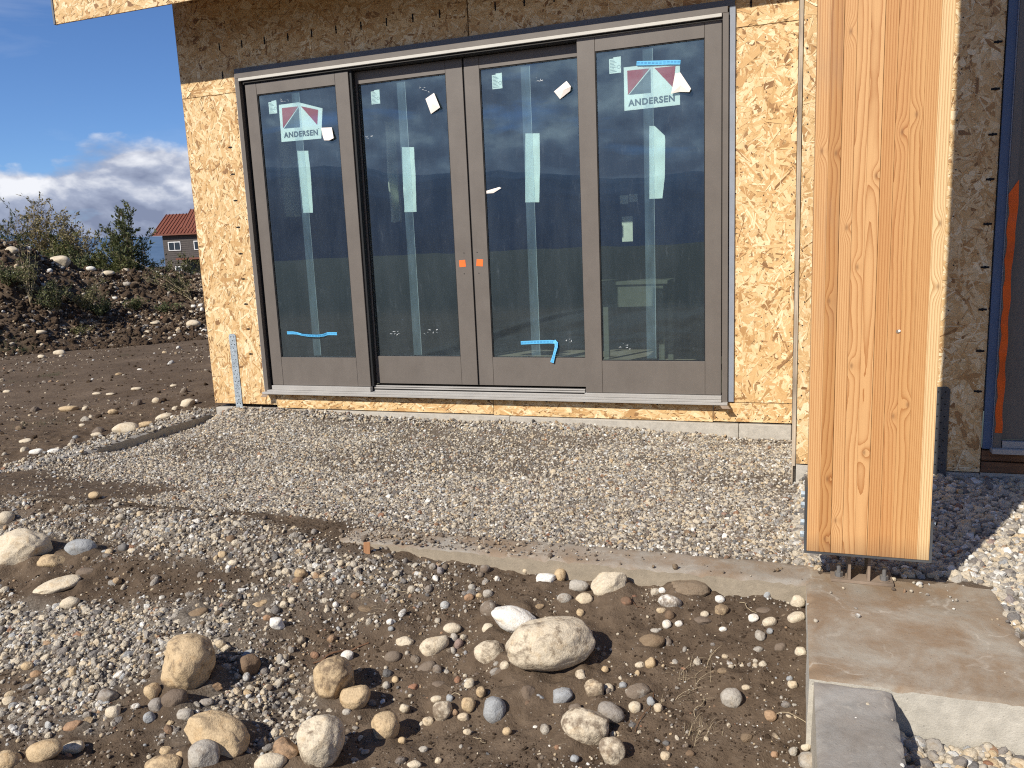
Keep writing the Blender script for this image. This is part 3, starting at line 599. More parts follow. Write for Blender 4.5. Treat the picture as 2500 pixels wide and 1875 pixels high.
# corner edges: left corner shows the raw sheet edge, return wall runs towards the camera at the right
MB().box(-.522, -.5195, .0005, 6.0, -.11, 3.25).build('side_wall', M['core'], house)
MB().box(3.951, 3.963, -.975, -.012, -.135, 3.25).build('return_wall', M['weather'], house)
w = MB(); w.box(3.9455, 3.951, -.975, -.003, -.34, 3.25); w.build('corner_strip', M['weather'], house)
FY = -.987
osb_panel(3.965, 4.800, -.120, 3.25, FY, house, V, 1.1, dens=4200, marks=[(4.772, zz, False) for zz in (1.844, 1.646, 1.451, 1.255, 1.056, .86, .665, .47, .277)], nails=nl(4.0, -.1, 4.78, -.1, .08)+nl(4.635, 0, 4.635, 2.4, .2)+nl(3.985, 0, 3.985, 2.4, .12), label='strand board behind the timber post, right half in its shadow')
# concrete stem wall below the boards with joints
for a, b in ((-.50, .52), (.5215, 2.05), (2.0515, 3.62), (3.623, 3.942)):
    MB().box(a, b, -.022, .16, -.40, -.137-rnd.uniform(0, .004), .004).build('stem_block', M['conc_f'], house)
MB().box(3.967, 4.802, FY+.004, FY+.18, -.40, -.126, .004).build('stem_block', M['conc_f'], house)
MB().box(3.951, 3.964, -.95, -.03, -.40, -.138).build('stem_block', M['conc_f'], house)
# interior: floor, ceiling, back and side walls so the panes look into a dark room
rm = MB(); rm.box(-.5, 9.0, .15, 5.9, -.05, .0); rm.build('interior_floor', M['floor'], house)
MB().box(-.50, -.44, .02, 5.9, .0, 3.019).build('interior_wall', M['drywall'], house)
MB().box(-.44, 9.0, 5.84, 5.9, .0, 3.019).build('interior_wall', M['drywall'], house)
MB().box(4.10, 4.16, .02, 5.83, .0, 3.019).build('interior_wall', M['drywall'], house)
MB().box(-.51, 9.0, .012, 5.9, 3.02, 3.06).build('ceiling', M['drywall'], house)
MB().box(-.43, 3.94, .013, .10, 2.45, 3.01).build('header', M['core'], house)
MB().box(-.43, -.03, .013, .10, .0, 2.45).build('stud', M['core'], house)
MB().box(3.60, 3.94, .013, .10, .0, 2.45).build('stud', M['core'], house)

# ------------------------------------------------------------------ sliding door, part of the house
fr = MB()
fr.box(0, 3.546, -.030, .14, 2.364, 2.400, .002)
fr.box(0, .034, -.028, .14, .0, 2.364); fr.box(3.516, 3.550, -.028, .14, .0, 2.364)
frame = fr.build('door_frame', M['taupe'], house); frame['label'] = 'taupe frame of the four panel sliding door'
def sub(mb, name, mat, parent=frame, **k):
    bpy.context.view_layer.update(); return mb.build(name, mat, parent, **k)
sub(MB().box(-.008, 3.585, -.016, -.006, 2.402, 2.437), 'head_flashing', M['flash'])
sub(MB().box(3.555, 3.588, -.014, -.005, .004, 2.401), 'side_flashing', M['flash_l'])
sub(MB().box(-.014, -.001, -.012, -.003, .004, 2.40), 'side_flashing', M['flash_l'])
sub(MB().box(.038, 3.512, -.040, -.0305, 2.342, 2.363, .002), 'screen_track', M['cream'])
sub(MB().box(.036, 3.514, .0, .13, 2.325, 2.3635), 'head_reveal_shade', M['dark'])  # near-black box paints the shade above the recessed leaves
sub(MB().box(.0345, .046, .012, .13, .05, 2.325), 'jamb_reveal', M['gasket'])
s_ = MB(); s_.box(-.004, 3.553, -.062, .13, -.012, .004, .0015); s_.box(.036, 3.514, -.050, .12, .0045, .018, .0015); sub(s_, 'sill', M['sill'])
sub(MB().box(.072, .952, -.032, .01, .0185, .0535, .002), 'sill_cover', M['sill']); sub(MB().box(2.607, 3.513, -.032, .01, .0185, .0435, .002), 'sill_cover', M['sill'])
for zz in (.030, .050, .064): sub(MB().box(.962, 2.600, .008+.25*(zz-.03), .020+.25*(zz-.03), zz-.012, zz-.002, .001), 'sill_rail', M['sill'])
sub(MB().box(.955, 2.605, .022, .12, .0185, .060), 'sill_step', M['dark'])
def leaf(x0, x1, z0, z1, y, gx0, gx1, gz0, gz1, label):
    d = .042
    base = MB(); base.box(x0+.004, x1-.004, y+.012, y+d, z0+.004, gz0-.004); base.box(x0+.004, x1-.004, y+.012, y+d, gz1+.004, z1-.004); base.box(x0+.004, gx0-.006, y+.012, y+d, gz0-.003, gz1+.003); base.box(gx1+.006, x1-.004, y+.012, y+d, gz0-.003, gz1+.003)
    lf = base.build('door_leaf', M['dark'], house); lf['label'] = label
    S = lambda mb, n, mt, **k: sub(mb, n, mt, lf, **k)
    S(MB().box(x0, gx0, y, y+d-.003, z0, z1, .0015), 'stile', M['taupe']); S(MB().box(gx1, x1, y, y+d-.003, z0, z1, .0015), 'stile', M['taupe'])
    S(MB().box(gx0+.0012, gx1-.0012, y+.0006, y+d-.003, z0, gz0, .0015), 'bottom_rail', M['taupe']); S(MB().box(gx0+.0012, gx1-.0012, y+.0006, y+d-.003, gz1, z1, .0015), 'top_rail', M['taupe'])
    gk = MB(); w_ = .006
    gk.box(gx0, gx1, y+.006, y+.013, gz0, gz0+w_); gk.box(gx0, gx1, y+.006, y+.013, gz1-w_, gz1); gk.box(gx0, gx0+w_, y+.006, y+.013, gz0+w_, gz1-w_); gk.box(gx1-w_, gx1, y+.006, y+.013, gz0+w_, gz1-w_); S(gk, 'gasket', M['gasket'])
    S(MB().box(gx0+.001, gx1-.001, y+.0135, y+.0175, gz0+.001, gz1-.001), 'pane', M['glass'])
    return lf
L1 = leaf(.069, .944, .056, 2.320, -.008, .166, .836, .275, 2.240, 'leftmost leaf of the sliding door')
L4 = leaf(2.612, 3.509, .046, 2.334, -.008, 2.728, 3.409, .265, 2.243, 'rightmost leaf of the sliding door')
L2 = leaf(.878, 1.793, .072, 2.322, .050, .978, 1.668, .279, 2.238, 'second leaf of the sliding door, sunk behind the first')
L3 = leaf(1.806, 2.712, .072, 2.322, .050, 1.916, 2.600, .275, 2.240, 'third leaf of the sliding door, beside the meeting stiles')
sub(MB().box(1.7935, 1.8055, .062, .09, .072, 2.32), 'weather_strip', M['gasket'])
sub(MB().box(.952, .968, .0, .046, .058, 2.324, .001), 'interlock', M['gasket'])
G1, G2 = -.008+.0135, .050+.0135       # front faces of the panes
def onplane(x, z, y):                     # a point measured on the wall plane moved to depth y along the view line
    k = (y-CAM.y)/(-CAM.y); return CAM.x+(x-CAM.x)*k, CAM.z+(z-CAM.z)*k
def flat(pts, y, parent, name, mat, label=None, wave=0.0, thick=.0006):
    P2 = [onplane(a, b, y) for a, b in pts]; mb = MB().prism(P2, y, y+thick); o = sub(mb, name, mat, parent)
    if label: o['label'] = label
    return o
def text_mesh(body, x0, z0, width, y, parent, rot=0.0, mat=None, name='lettering', sp=1.0, offs=.034):
    cu = bpy.data.curves.new(name, 'FONT'); cu.body = body; cu.size = .1; cu.extrude = .0003; cu.offset = offs*.1; cu.space_character = sp; t = bpy.data.objects.new(name, cu); col.objects.link(t); bpy.context.view_layer.update()
    me = bpy.data.meshes.new_from_object(t.evaluated_get(bpy.context.evaluated_depsgraph_get())); bpy.data.objects.remove(t)
    co = np.zeros(len(me.vertices)*3); me.vertices.foreach_get('co', co); co = co.reshape(-1, 3); w0 = np.ptp(co[:, 0]); k = width/w0; co[:, 0] -= co[:, 0].min(); co *= k
    c, s = math.cos(rot), math.sin(rot); out = np.stack([x0+co[:, 0]*c-co[:, 1]*s, np.full(len(co), y)+co[:, 2]/k, z0+co[:, 0]*s+co[:, 1]*c], -1); me.vertices.foreach_set('co', out.ravel()); me.name = name
    me.materials.clear(); me.materials.append(mat); o = bpy.data.objects.new(name, me); col.objects.link(o); o.parent = parent; bpy.context.view_layer.update(); o.matrix_parent_inverse = parent.matrix_world.inverted(); return o
def logo(lf, gy, outline, redL, sq, triW, redR, tx, tw, trot, label):
    y = gy+.007
    flat(outline, y, lf, 'logo_sticker', M['white'], label)
    flat(redL, y-.0010, lf, 'logo_red_triangle', M['red']); flat(sq, y-.0010, lf, 'logo_dark_triangle', M['sticker_dark']); flat(redR, y-.0010, lf, 'logo_red_triangle', M['red'])
    x, z_ = onplane(tx[0], tx[1], y); text_mesh('ANDERSEN', x, z_, tw, y-.0012, lf, trot, M['sticker_dark'], sp=1.12)
    x2, z2 = onplane(tx[0]+tw+.004, tx[1]+.036, y); text_mesh('TM', x2, z2, .009, y-.0012, lf, trot, M['sticker_dark'], offs=0)
logo(L1, G1, [(.340, 1.888), (.682, 1.884), (.712, 2.092), (.515, 2.153), (.345, 2.151)], [(.369, 2.127), (.510, 2.125), (.364, 1.985)], [(.512, 2.118), (.510, 1.979), (.372, 1.981)], None,
     [(.532, 2.124), (.674, 2.085), (.657, 1.982)], (.366, 1.916), .292, -.012, 'white sticker with red and dark triangles on the first leaf')
logo(L4, G1, [(2.910, 1.867), (3.258, 1.870), (3.259, 2.125), (2.910, 2.129)], [(2.932, 2.107), (3.071, 2.105), (2.934, 1.961)], [(3.078, 2.100), (3.079, 1.960), (2.940, 1.961)], None,
     [(3.103, 2.104), (3.232, 2.102), (3.217, 1.975)], (2.935, 1.893), .292, .01, 'white sticker with red and dark triangles on the fourth leaf, taped on top')
for lf, gy, a, b, c, d in ((L1, G1, .257, 2.186, .326, 2.094), (L2, G2, 1.113, 2.174, 1.181, 2.080), (L3, G2, 2.025, 2.186, 2.096, 2.088), (L4, G1, 2.818, 2.197, 2.893, 2.100)):
    o = flat([(a, d), (c, d), (c, b), (a+.027, b-.001), (a+.027, b-.008), (a, b-.008)], gy+.007, lf, 'rating_label', M['white'])
    pr = MB()
    for i in range(9):
        zz = b-.016-i*.0088; x0, z0 = onplane(a+.005, zz, gy+.006); x1, _ = onplane(a+(.030+.008*((i*7) % 3)), zz, gy+.006); pr.box(x0, x1, gy+.0058, gy+.0062, z0-.0012, z0+.0012)
    cx_, cz_ = onplane(c-.014, d+.036, gy+.006); 
    for i in range(14):
        t0 = i/14*6.283; pr.box(cx_+.010*math.cos(t0)-.0014, cx_+.010*math.cos(t0)+.0014, gy+.0058, gy+.0062, cz_+.010*math.sin(t0)-.0014, cz_+.010*math.sin(t0)+.0014)
    sub(pr, 'label_print', M['print_grey'], lf)
def strip(pts_l, pts_r, y, lf, name, mat, seed, amp=.002, label=None):
    """foam or paper strip between two edge lines top to bottom, softly creased"""
    r = random.Random(seed); n = 22; mb = MB()
    def fn(u, v):
        i = v*(len(pts_l)-1); k = min(int(i), len(pts_l)-2); f = i-k
        a = [pts_l[k][j]*(1-f)+pts_l[k+1][j]*f for j in (0, 1)]; b = [pts_r[k][j]*(1-f)+pts_r[k+1][j]*f for j in (0, 1)]
        x = a[0]*(1-u)+b[0]*u; z_ = a[1]*(1-u)+b[1]*u; X_, Z_ = onplane(x, z_, y)
        return (X_, y+.003+amp*2*(mnoise.noise(Vector((x*14+seed, z_*11, 0)))+.5*mnoise.noise(Vector((x*40, z_*30+seed, 3)))), Z_)
    mb.grid(fn, 8, n); o = sub(mb, name, mat, lf, smooth=True)
    if label: o['label'] = label
strip([(.467, 1.815), (.469, 1.59), (.474, 1.365)], [(.562, 1.808), (.566, 1.59), (.557, 1.363)], G1+.006, L1, 'foam_strip', M['foam'], 1)
strip([(1.327, 1.772), (1.318, 1.55), (1.315, 1.325)], [(1.420, 1.765), (1.418, 1.55), (1.409, 1.322)], G2+.006, L2, 'foam_strip', M['foam'], 2)
strip([(2.243, 1.787), (2.232, 1.56), (2.224, 1.340)], [(2.341, 1.779), (2.336, 1.56), (2.322, 1.335)], G2+.006, L3, 'foam_strip', M['foam'], 3)
strip([(3.066, 1.762), (3.064, 1.692), (3.062, 1.446), (3.060, 1.313)], [(3.099, 1.759), (3.165, 1.692), (3.160, 1.446), (3.143, 1.311)], G1+.006, L4, 'foam_strip', M['foam'], 4)
for lf, gy, xl, xr, zt, zb in ((L1, G1, .462, .528, 2.224, .289), (L2, G2, 1.318, 1.384, 2.210, .298), (L3, G2, 2.228, 2.292, 2.213, .297), (L4, G1, 3.030, 3.094, 2.222, .281)):
    flat([(xl, zb), (xr-.004, zb), (xr-.004, zt), (xl, zt)], gy+.0055, lf, 'film_seam', M['film']); flat([(xr-.004, zb), (xr-.001, zb), (xr-.001, zt), (xr-.004, zt)], gy+.0054, lf, 'film_edge', M['film_line'])
def ribbon(pts, width, depth, lf, name, mat, y, prints=True, label=None):
    """tape lying on the glass; pts on the wall plane; depth = how far each point stands off"""
    P2 = [onplane(a, b, y) for a, b in pts]; mb = MB(); n = len(P2); pr = MB()
    for i in range(n):
        d = Vector((P2[min(i+1, n-1)][0]-P2[max(i-1, 0)][0], P2[min(i+1, n-1)][1]-P2[max(i-1, 0)][1])).normalized(); nn = Vector((-d.y, d.x))*(width[i] if hasattr(width, '__len__') else width)/2
        for sg in (-1, 1): mb.v.append((P2[i][0]+sg*nn.x, y-depth[i]-(.004 if sg > 0 and depth[i] > .004 else 0), P2[i][1]+sg*nn.y))
    for i in range(n-1): mb.face((2*i, 2*i+1, 2*i+3, 2*i+2))
    o = sub(mb, name, mat, lf)
    if label: o['label'] = label
    if prints:
        for i in range(n-1):
            a = Vector(mb.v[2*i])*.35+Vector(mb.v[2*i+1])*.65; b = Vector(mb.v[2*i+2])*.35+Vector(mb.v[2*i+3])*.65; a2 = Vector(mb.v[2*i])*.62+Vector(mb.v[2*i+1])*.38; b2 = Vector(mb.v[2*i+2])*.62+Vector(mb.v[2*i+3])*.38
            for p_, q_ in ((a, b), (a2, b2)):
                m_ = 3
                for j in range(m_):
                    s0 = p_.lerp(q_, (j+.12)/m_); s1 = p_.lerp(q_, (j+.85)/m_); w_ = Vector((0, 0, .0012)) if abs((q_-p_).x) > abs((q_-p_).z) else Vector((.0012, 0, 0)); k = len(pr.v); e_ = Vector((0, -.0006, 0))
                    pr.v += [tuple(s0-w_+e_), tuple(s1-w_+e_), tuple(s1+w_+e_), tuple(s0+w_+e_)]; pr.face((k, k+1, k+2, k+3))
        sub(pr, 'tape_print', M['tape_d'], lf)
ribbon([(.237, .466), (.29, .466), (.33, .462), (.38, .452), (.44, .446), (.52, .443), (.57, .448), (.60, .458), (.64, .458), (.682, .457)], [.022, .022, .018, .016, .018, .018, .020, .022, .022, .022], [.001, .001, .002, .012, .016, .016, .012, .002, .001, .001], L1, 'blue_tape', M['tape'], G1-.0005, label='sagging blue tape near the foot of the first pane')
ribbon([(2.152, .386), (2.22, .389), (2.29, .392), (2.36, .394), (2.402, .392)], .024, [.001, .001, .001, .001, .003], L3, 'blue_tape', M['tape'], G2-.0005, label='blue tape on the third pane with its end hanging down')
ribbon([(2.395, .40), (2.412, .385), (2.412, .36), (2.398, .31), (2.380, .252)], [.024, .026, .022, .018, .026], [.004, .010, .014, .02, .022], L3, 'blue_tape', M['tape'], G2-.0005)
ribbon([(2.992, 2.144), (3.06, 2.138), (3.13, 2.132), (3.20, 2.127), (3.262, 2.120)], .026, [.001]*5, L4, 'blue_tape', M['tape'], G1-.0005, label='straight blue tape across the top of the sticker')
def peel(pts, folds, y, lf, label):
    """stiff paper corner standing off the glass; folds = stand-off of each point"""
    P2 = [onplane(a, b, y) for a, b in pts]; mb = MB(); c = (sum(p[0] for p in P2)/len(P2), sum(p[1] for p in P2)/len(P2))
    mb.v = [(c[0], y-max(folds)*.8, c[1])]+[(p[0], y-f, p[1]) for p, f in zip(P2, folds)]; n = len(P2)
    for i in range(n): mb.face((0, 1+i, 1+(i+1) % n))
    k = len(mb.v); mb.v += [(x, yy+.0012, z_) for x, yy, z_ in mb.v[:k]]; 
    for i in range(n): mb.face((k, k+1+(i+1) % n, k+1+i)); mb.face((1+i, k+1+i, k+1+(i+1) % n, 1+(i+1) % n))
    o = sub(mb, 'peeled_paper', M['peel'], lf); o['label'] = label
peel([(.690, 1.958), (.782, 1.952), (.798, 1.875), (.76, 1.862), (.712, 1.868), (.698, 1.90)], [.004, .010, .022, .024, .012, .004], G1, L1, 'pale peeled paper square on the first pane')
peel([(1.534, 2.075), (1.606, 2.105), (1.648, 2.005), (1.570, 1.972)], [.006, .018, .026, .008], G2, L2, 'tilted pale paper square on the second pane')
peel([(2.452, 2.030), (2.540, 2.085), (2.572, 2.045), (2.565, 2.020), (2.492, 1.978)], [.005, .012, .030, .022, .010], G2, L3, 'folded paper tab on the third pane')
peel([(3.232, 2.055), (3.262, 2.058), (3.328, 1.955), (3.318, 1.935), (3.255, 1.945), (3.205, 1.940)], [.020, .012, .026, .028, .012, .006], G1, L4, 'folded pale triangle of paper on the fourth pane')
def scrap(x, z_, w_, h_, y, lf, seed):
    r = random.Random(seed); mb = MB()
    for i in range(7):
        a = x+r.uniform(-w_, w_)/2; b = z_+r.uniform(-h_, h_)/2; X_, Z_ = onplane(a, b, y); l = r.uniform(.008, .02); t = r.uniform(0, 3.1); k = len(mb.v); wv = r.uniform(.0015, .004)
        mb.v += [(X_, y-.001, Z_), (X_+l*math.cos(t), y-r.uniform(.002, .009), Z_+l*math.sin(t)*.6), (X_+l*math.cos(t)-wv, y-.003, Z_+l*math.sin(t)*.6+wv), (X_-wv, y-.001, Z_+wv)]; mb.face((k, k+1, k+2, k+3))
    sub(mb, 'clear_tape_scrap', M['clear'], lf)
for i, (x, z_, w_, h_, lf) in enumerate([(1.17, .462, .09, .05, L2), (1.475, .462, .11, .05, L2), (2.495, .40, .05, .02, L3), (2.87, .36, .09, .04, L4), (1.53, 2.13, .08, .05, L2), (2.37, 2.11, .07, .03, L3), (1.72, 1.52, .03, .15, L2), (1.07, 1.86, .04, .03, L2), (.40, 2.178, .09, .03, L1)]):
    if i in (6,): continue
    scrap(x, z_, w_, h_, (G2 if lf in (L2, L3) else G1)-.0005, lf, 50+i)
# crumpled clear tape at the left edge of pane three, its glare painted pale
peel([(1.945, 1.432), (2.045, 1.452), (2.06, 1.444), (2.00, 1.415), (1.945, 1.415)], [.002, .006, .008, .004, .002], G2, L3, 'crumpled clear tape at the edge of the third pane, its glare painted pale')
for (x, z_) in ((1.742, .948), (1.873, .949)):
    y = .050; X_, Z_ = onplane(x, z_, y); t = .06 if x < 1.8 else -.12; h = .024
    pts = [(X_+h*(a*math.cos(t)-b*math.sin(t)), Z_+h*(a*math.sin(t)+b*math.cos(t))) for a, b in ((-1, -1), (1, -1), (1, 1), (-1, 1))]
    sub(MB().prism(pts, y-.0012, y-.0002), 'orange_sticker', M['orange'], L2 if x < 1.8 else L3)
    for dz in (.072, -.072):
        Xh, Zh = onplane(x+(.016 if x < 1.8 else -.016)*(1 if dz > 0 else .6), z_+dz, y); sub(MB().cyl((Xh, y-.0008, Zh), (Xh, y+.0, Zh), .0038, 10), 'screw_hole', M['black'], L2 if x < 1.8 else L3)
# small clip flaps below the sill ends and short brackets between
for (x, dx) in ((.02, -.03), (3.525, .06)):
    f_ = MB(); f_.v = [(x-.02, -.055, -.013), (x+.03, -.055, -.013), (x+.03+dx*.3, -.075, -.032), (x-.02+dx*.3, -.075, -.032)]; f_.face((0, 1, 2, 3)); k = 4; f_.v += [(a, b-.0015, c+.0015) for a, b, c in f_.v[:4]]; f_.face((7, 6, 5, 4))
    for i in range(4): f_.face((i, 4+i, 4+(i+1) % 4, (i+1) % 4))
    sub(f_, 'sill_flap', M['rust'])
for x in (.45, .70, .93, 1.18, 1.45, 1.9, 2.1, 2.33, 2.60, 3.1): sub(MB().box(x-.004, x+.004, -.03, -.001, -.026, -.0125), 'sill_clip', M['black'])

# second door at the right, in the shadow of the post
d2 = MB(); d2.box(4.843, 4.875, FY-.028, FY+.14, .0, 2.4); d2.box(4.8755, 7.2, FY-.028, FY+.14, 2.364, 2.4); d2.box(7.2, 7.235, FY-.028, FY+.14, .0, 2.4)
door2 = d2.build('door_frame', M['taupe'], house); door2['label'] = 'dark frame of the shaded second door at the right edge'
S2 = lambda mb, n, mt: sub(mb, n, mt, door2)
S2(MB().box(4.803, 4.838, FY-.014, FY-.002, .002, 2.43), 'side_flashing', m_paint('blue_flashing', (.075, .115, .20), .5, .4, .06)); S2(MB().box(4.8385, 4.8425, FY-.022, FY, .0, 2.42), 'flashing_lip', M['flash_l'])
S2(MB().box(4.835, 7.24, FY-.060, FY+.12, -.012, .012, .0015), 'sill', M['sill']); S2(MB().box(4.88, 7.19, FY-.03, FY+.01, .0125, .045, .0015), 'sill_cover', M['sill'])
S2(MB().box(4.8765, 4.985, FY-.008, FY+.03, .05, 2.33, .0015), 'stile', M['taupe']); S2(MB().box(4.9855, 5.65, FY-.007, FY+.03, .05, .268, .0015), 'bottom_rail', M['taupe']); S2(MB().box(5.6505, 5.76, FY-.008, FY+.03, .05, 2.33, .0015), 'stile', M['taupe']); S2(MB().box(4.9855, 5.65, FY-.007, FY+.03, 2.24, 2.33, .0015), 'top_rail', M['taupe'])
S2(MB().box(4.986, 5.65, FY+.004, FY+.008, .27, 2.24), 'pane', M['glass']); S2(MB().box(5.765, 7.195, FY+.03, FY+.05, .05, 2.33), 'door_leaf', M['taupe'])
t_ = MB(); n = 26
for i in range(n+1):
    f = i/n; zz = .085+f*1.10; x0 = 4.846+.004*math.sin(i*1.9); x1 = 4.8735+.003*math.sin(i*1.3+1)+(.006 if f > .8 else 0); t_.v += [(x0, FY-.0295, zz), (x1, FY-.034-.003*math.sin(i*2.3), zz+(.06 if i == n else 0))]
for i in range(n): t_.face((2*i, 2*i+1, 2*i+3, 2*i+2))
S2(t_, 'orange_tape', M['orange_tape'])
for zz in (-.060, -.118): MB().box(4.803, 7.4, FY-.004, FY+.05, zz, zz+.052, .003).build('threshold_plank', M['plank'], house)
MB().box(4.803, 7.4, FY+.002, FY+.2, -.40, -.1205).build('stem_block', M['conc_f'], house)
MB().box(7.24, 9.0, FY, FY+.1, -.12, 3.25).build('wall_panel', M['core'], house)
MB().box(4.803, 7.24, FY, FY+.1, 2.438, 3.25).build('wall_panel', M['core'], house)

# galvanised hold-down straps nailed to the boards
def strap(x0, x1, z0, z1, y, par, lab, dark=False):
    w_ = x1-x0; o = MB(); pts = [(x0, z0), (x1, z0), (x1, z1-.012), (x1-.012, z1), (x0+.012, z1), (x0, z1-.012)]
    o.prism(pts, y-.003, y-.0005); s_ = o.build('hold_down_strap', M['steel'] if dark else M['galv'], par); s_['label'] = lab
    h = MB(); r = 0; zz = z1-.025
    while zz > z0+.03:
        for xx in ((x0+w_*.28, x0+w_*.72) if r % 2 == 0 else (x0+w_*.5,)): h.cyl((xx, y-.0035, zz), (xx, y-.0012, zz), .0042, 8)
        zz -= .030; r += 1
    bpy.context.view_layer.update(); q = h.build('nail_hole', M['gasket'], s_); q['kind'] = 'stuff'
strap(-.310, -.246, -.20, .461, -.0045, house, 'long galvanised nail strap at the left corner')
strap(4.585, 4.655, -.22, .297, FY-.0045, house, 'perforated nail strap half hidden behind the post, its shade painted dark', True)  # darker steel colour stands in for the post's shade on this strap

# ------------------------------------------------------------------ interior things seen dimly through the panes
t = empty('work_table', (2.7, 1.55, 0), 'low makeshift work table standing inside behind the fourth pane', 'table')
MB().box(2.28, 2.98, 1.3, 1.9, .70, .73, .004).build('table_top', M['bench'], t); MB().box(2.32, 2.94, 1.32, 1.34, .52, .70).build('apron', M['bench'], t)
for x in (2.32, 2.90):
    for y in (1.33, 1.84): MB().box(x, x+.045, y, y+.045, 0, .70).build('leg', M['bench'], t)
def hung(x0, x1, z0, z1, y, seed, lab):
    mb = MB(); mb.grid(lambda u, v: (x0+(x1-x0)*u, y+.05*math.sin(u*9+seed)+.03*mnoise.noise(Vector((u*3, v*3, seed))), z0+(z1-z0)*v+.02*mnoise.noise(Vector((u*6, 0, seed)))), 16, 10); o = mb.build('plastic_sheet', M['sheet'], None, True); tag(o, lab, 'plastic sheet')
def inpos(x, z_, y): return onplane(x, z_, y)
a = inpos(.26, 2.02, .75); b = inpos(.47, 1.34, .75); hung(a[0], b[0], b[1], a[1], .75, 1, 'pale sheet hanging inside behind the first pane')
a = inpos(1.20, 1.95, .75); b = inpos(1.30, 1.26, .75); hung(a[0], b[0], b[1], a[1], .75, 2, 'narrow pale sheet hanging inside behind the second pane')
for i, (x0, x1, z0, z1, lab) in enumerate([(2.87, 2.925, 1.29, 1.345, 'small pale paper square inside, left of a pair'), (2.93, 2.985, 1.30, 1.35, 'small pale paper square inside, right of a pair'), (2.88, 2.95, 1.05, 1.21, 'pale paper notice inside below two small squares')]):
    a = onplane(x0, z0, 1.2); b = onplane(x1, z1, 1.2); o = MB().box(a[0], b[0], 1.2, 1.203, a[1], b[1]).build('paper_notice', M['sheet']); tag(o, lab, 'paper notice')

# ------------------------------------------------------------------ glued timber post on its steel shoe
PY0, PY1, PZ = -2.325, -2.195, -.078
post = empty('timber_post', (4.19, -2.26, -.2), 'wide glued timber post standing on a black steel shoe', 'post')
PX0, PX1 = 3.9985, 4.390; edges = [0, .040, .078, .1165, .155, .194, .233, .2715, .3105, .349, .3915-.006, .3915]
edges = [0, .040, .0775, .116, .155, .194, .233, .272, .311, .349, .3855]
edges = [e_*(PX1-PX0)/.3855 for e_ in edges]+[]
for k in range(10):
    x0 = PX0+edges[k]; x1 = PX0+edges[k+1]; g = .0002 if k not in (2, 5) else .0011
    xm = (x0+x1)/2; mb = MB().box(x0-xm+g, x1-xm-g*.5, PY0+(.0004 if k % 2 else 0), PY1, PZ+.008, 3.42, .0005)
    bd = mb.build('laminated_board', BOARDS[k]); bd.location = (xm, 0, 0); bpy.context.view_layer.update(); bd.parent = post; bd.matrix_parent_inverse = post.matrix_world.inverted()
shoe = MB(); shoe.box(PX0-.008, PX1+.008, PY0-.002, PY1+.004, PZ, PZ+.0072); shoe.box(PX0-.0085, PX0-.0005, PY0-.001, PY1+.003, PZ+.0075, PZ+.245); shoe.box(PX1+.0005, PX1+.0085, PY0-.001, PY1+.003, PZ+.0075, PZ+.145)
shoe = shoe.build('steel_shoe', M['steel'], post)
bpy.context.view_layer.update()
kh = MB().cyl((4.266, PY0-.0016, .716), (4.266, PY0+.004, .716), .0065, 9, .004).build('knot_hole', M['rust'], post); MB().cyl((4.270, PY0-.0024, .718), (4.270, PY0-.0017, .718), .0042, 7).build('pale_chip', M['peel'], kh)
GZ = -.2
MB().box(4.085, 4.292, -2.275, -2.12, GZ+.0005, GZ+.0105, .001).build('base_plate', M['rust'], shoe)
for x in (4.146, 4.210): MB().prism([(x, 0)]*0+[(x-.0045, GZ+.011), (x+.0045, GZ+.011), (x+.0045, PZ-.0005), (x-.0045, PZ-.0005)], -2.268, -2.135).build('gusset_plate', M['rust'], shoe)
for (x, y) in ((4.112, -2.245), (4.262, -2.245)):
    MB().cyl((x, y, GZ+.011), (x, y, GZ+.060), .0075, 12).build('anchor_bolt', M['bolt'], shoe); MB().cyl((x, y, GZ+.0105), (x, y, GZ+.013), .019, 16).build('washer', M['rust'], shoe); MB().cyl((x, y, GZ+.0132), (x, y, GZ+.029), .0145, 6).build('hex_nut', M['bolt'], shoe)
for zz in (PZ+.205, PZ+.165, PZ+.100, PZ+.055):
    MB().cyl((PX0-.009, -2.285, zz), (PX0-.022, -2.285, zz), .0125, 6).build('hex_bolt', M['galv'], shoe)
for zz in (PZ+.125, PZ+.045): MB().cyl((PX1+.009, -2.285, zz), (PX1+.020, -2.285, zz), .0085, 6).build('hex_bolt', M['galv'], shoe)

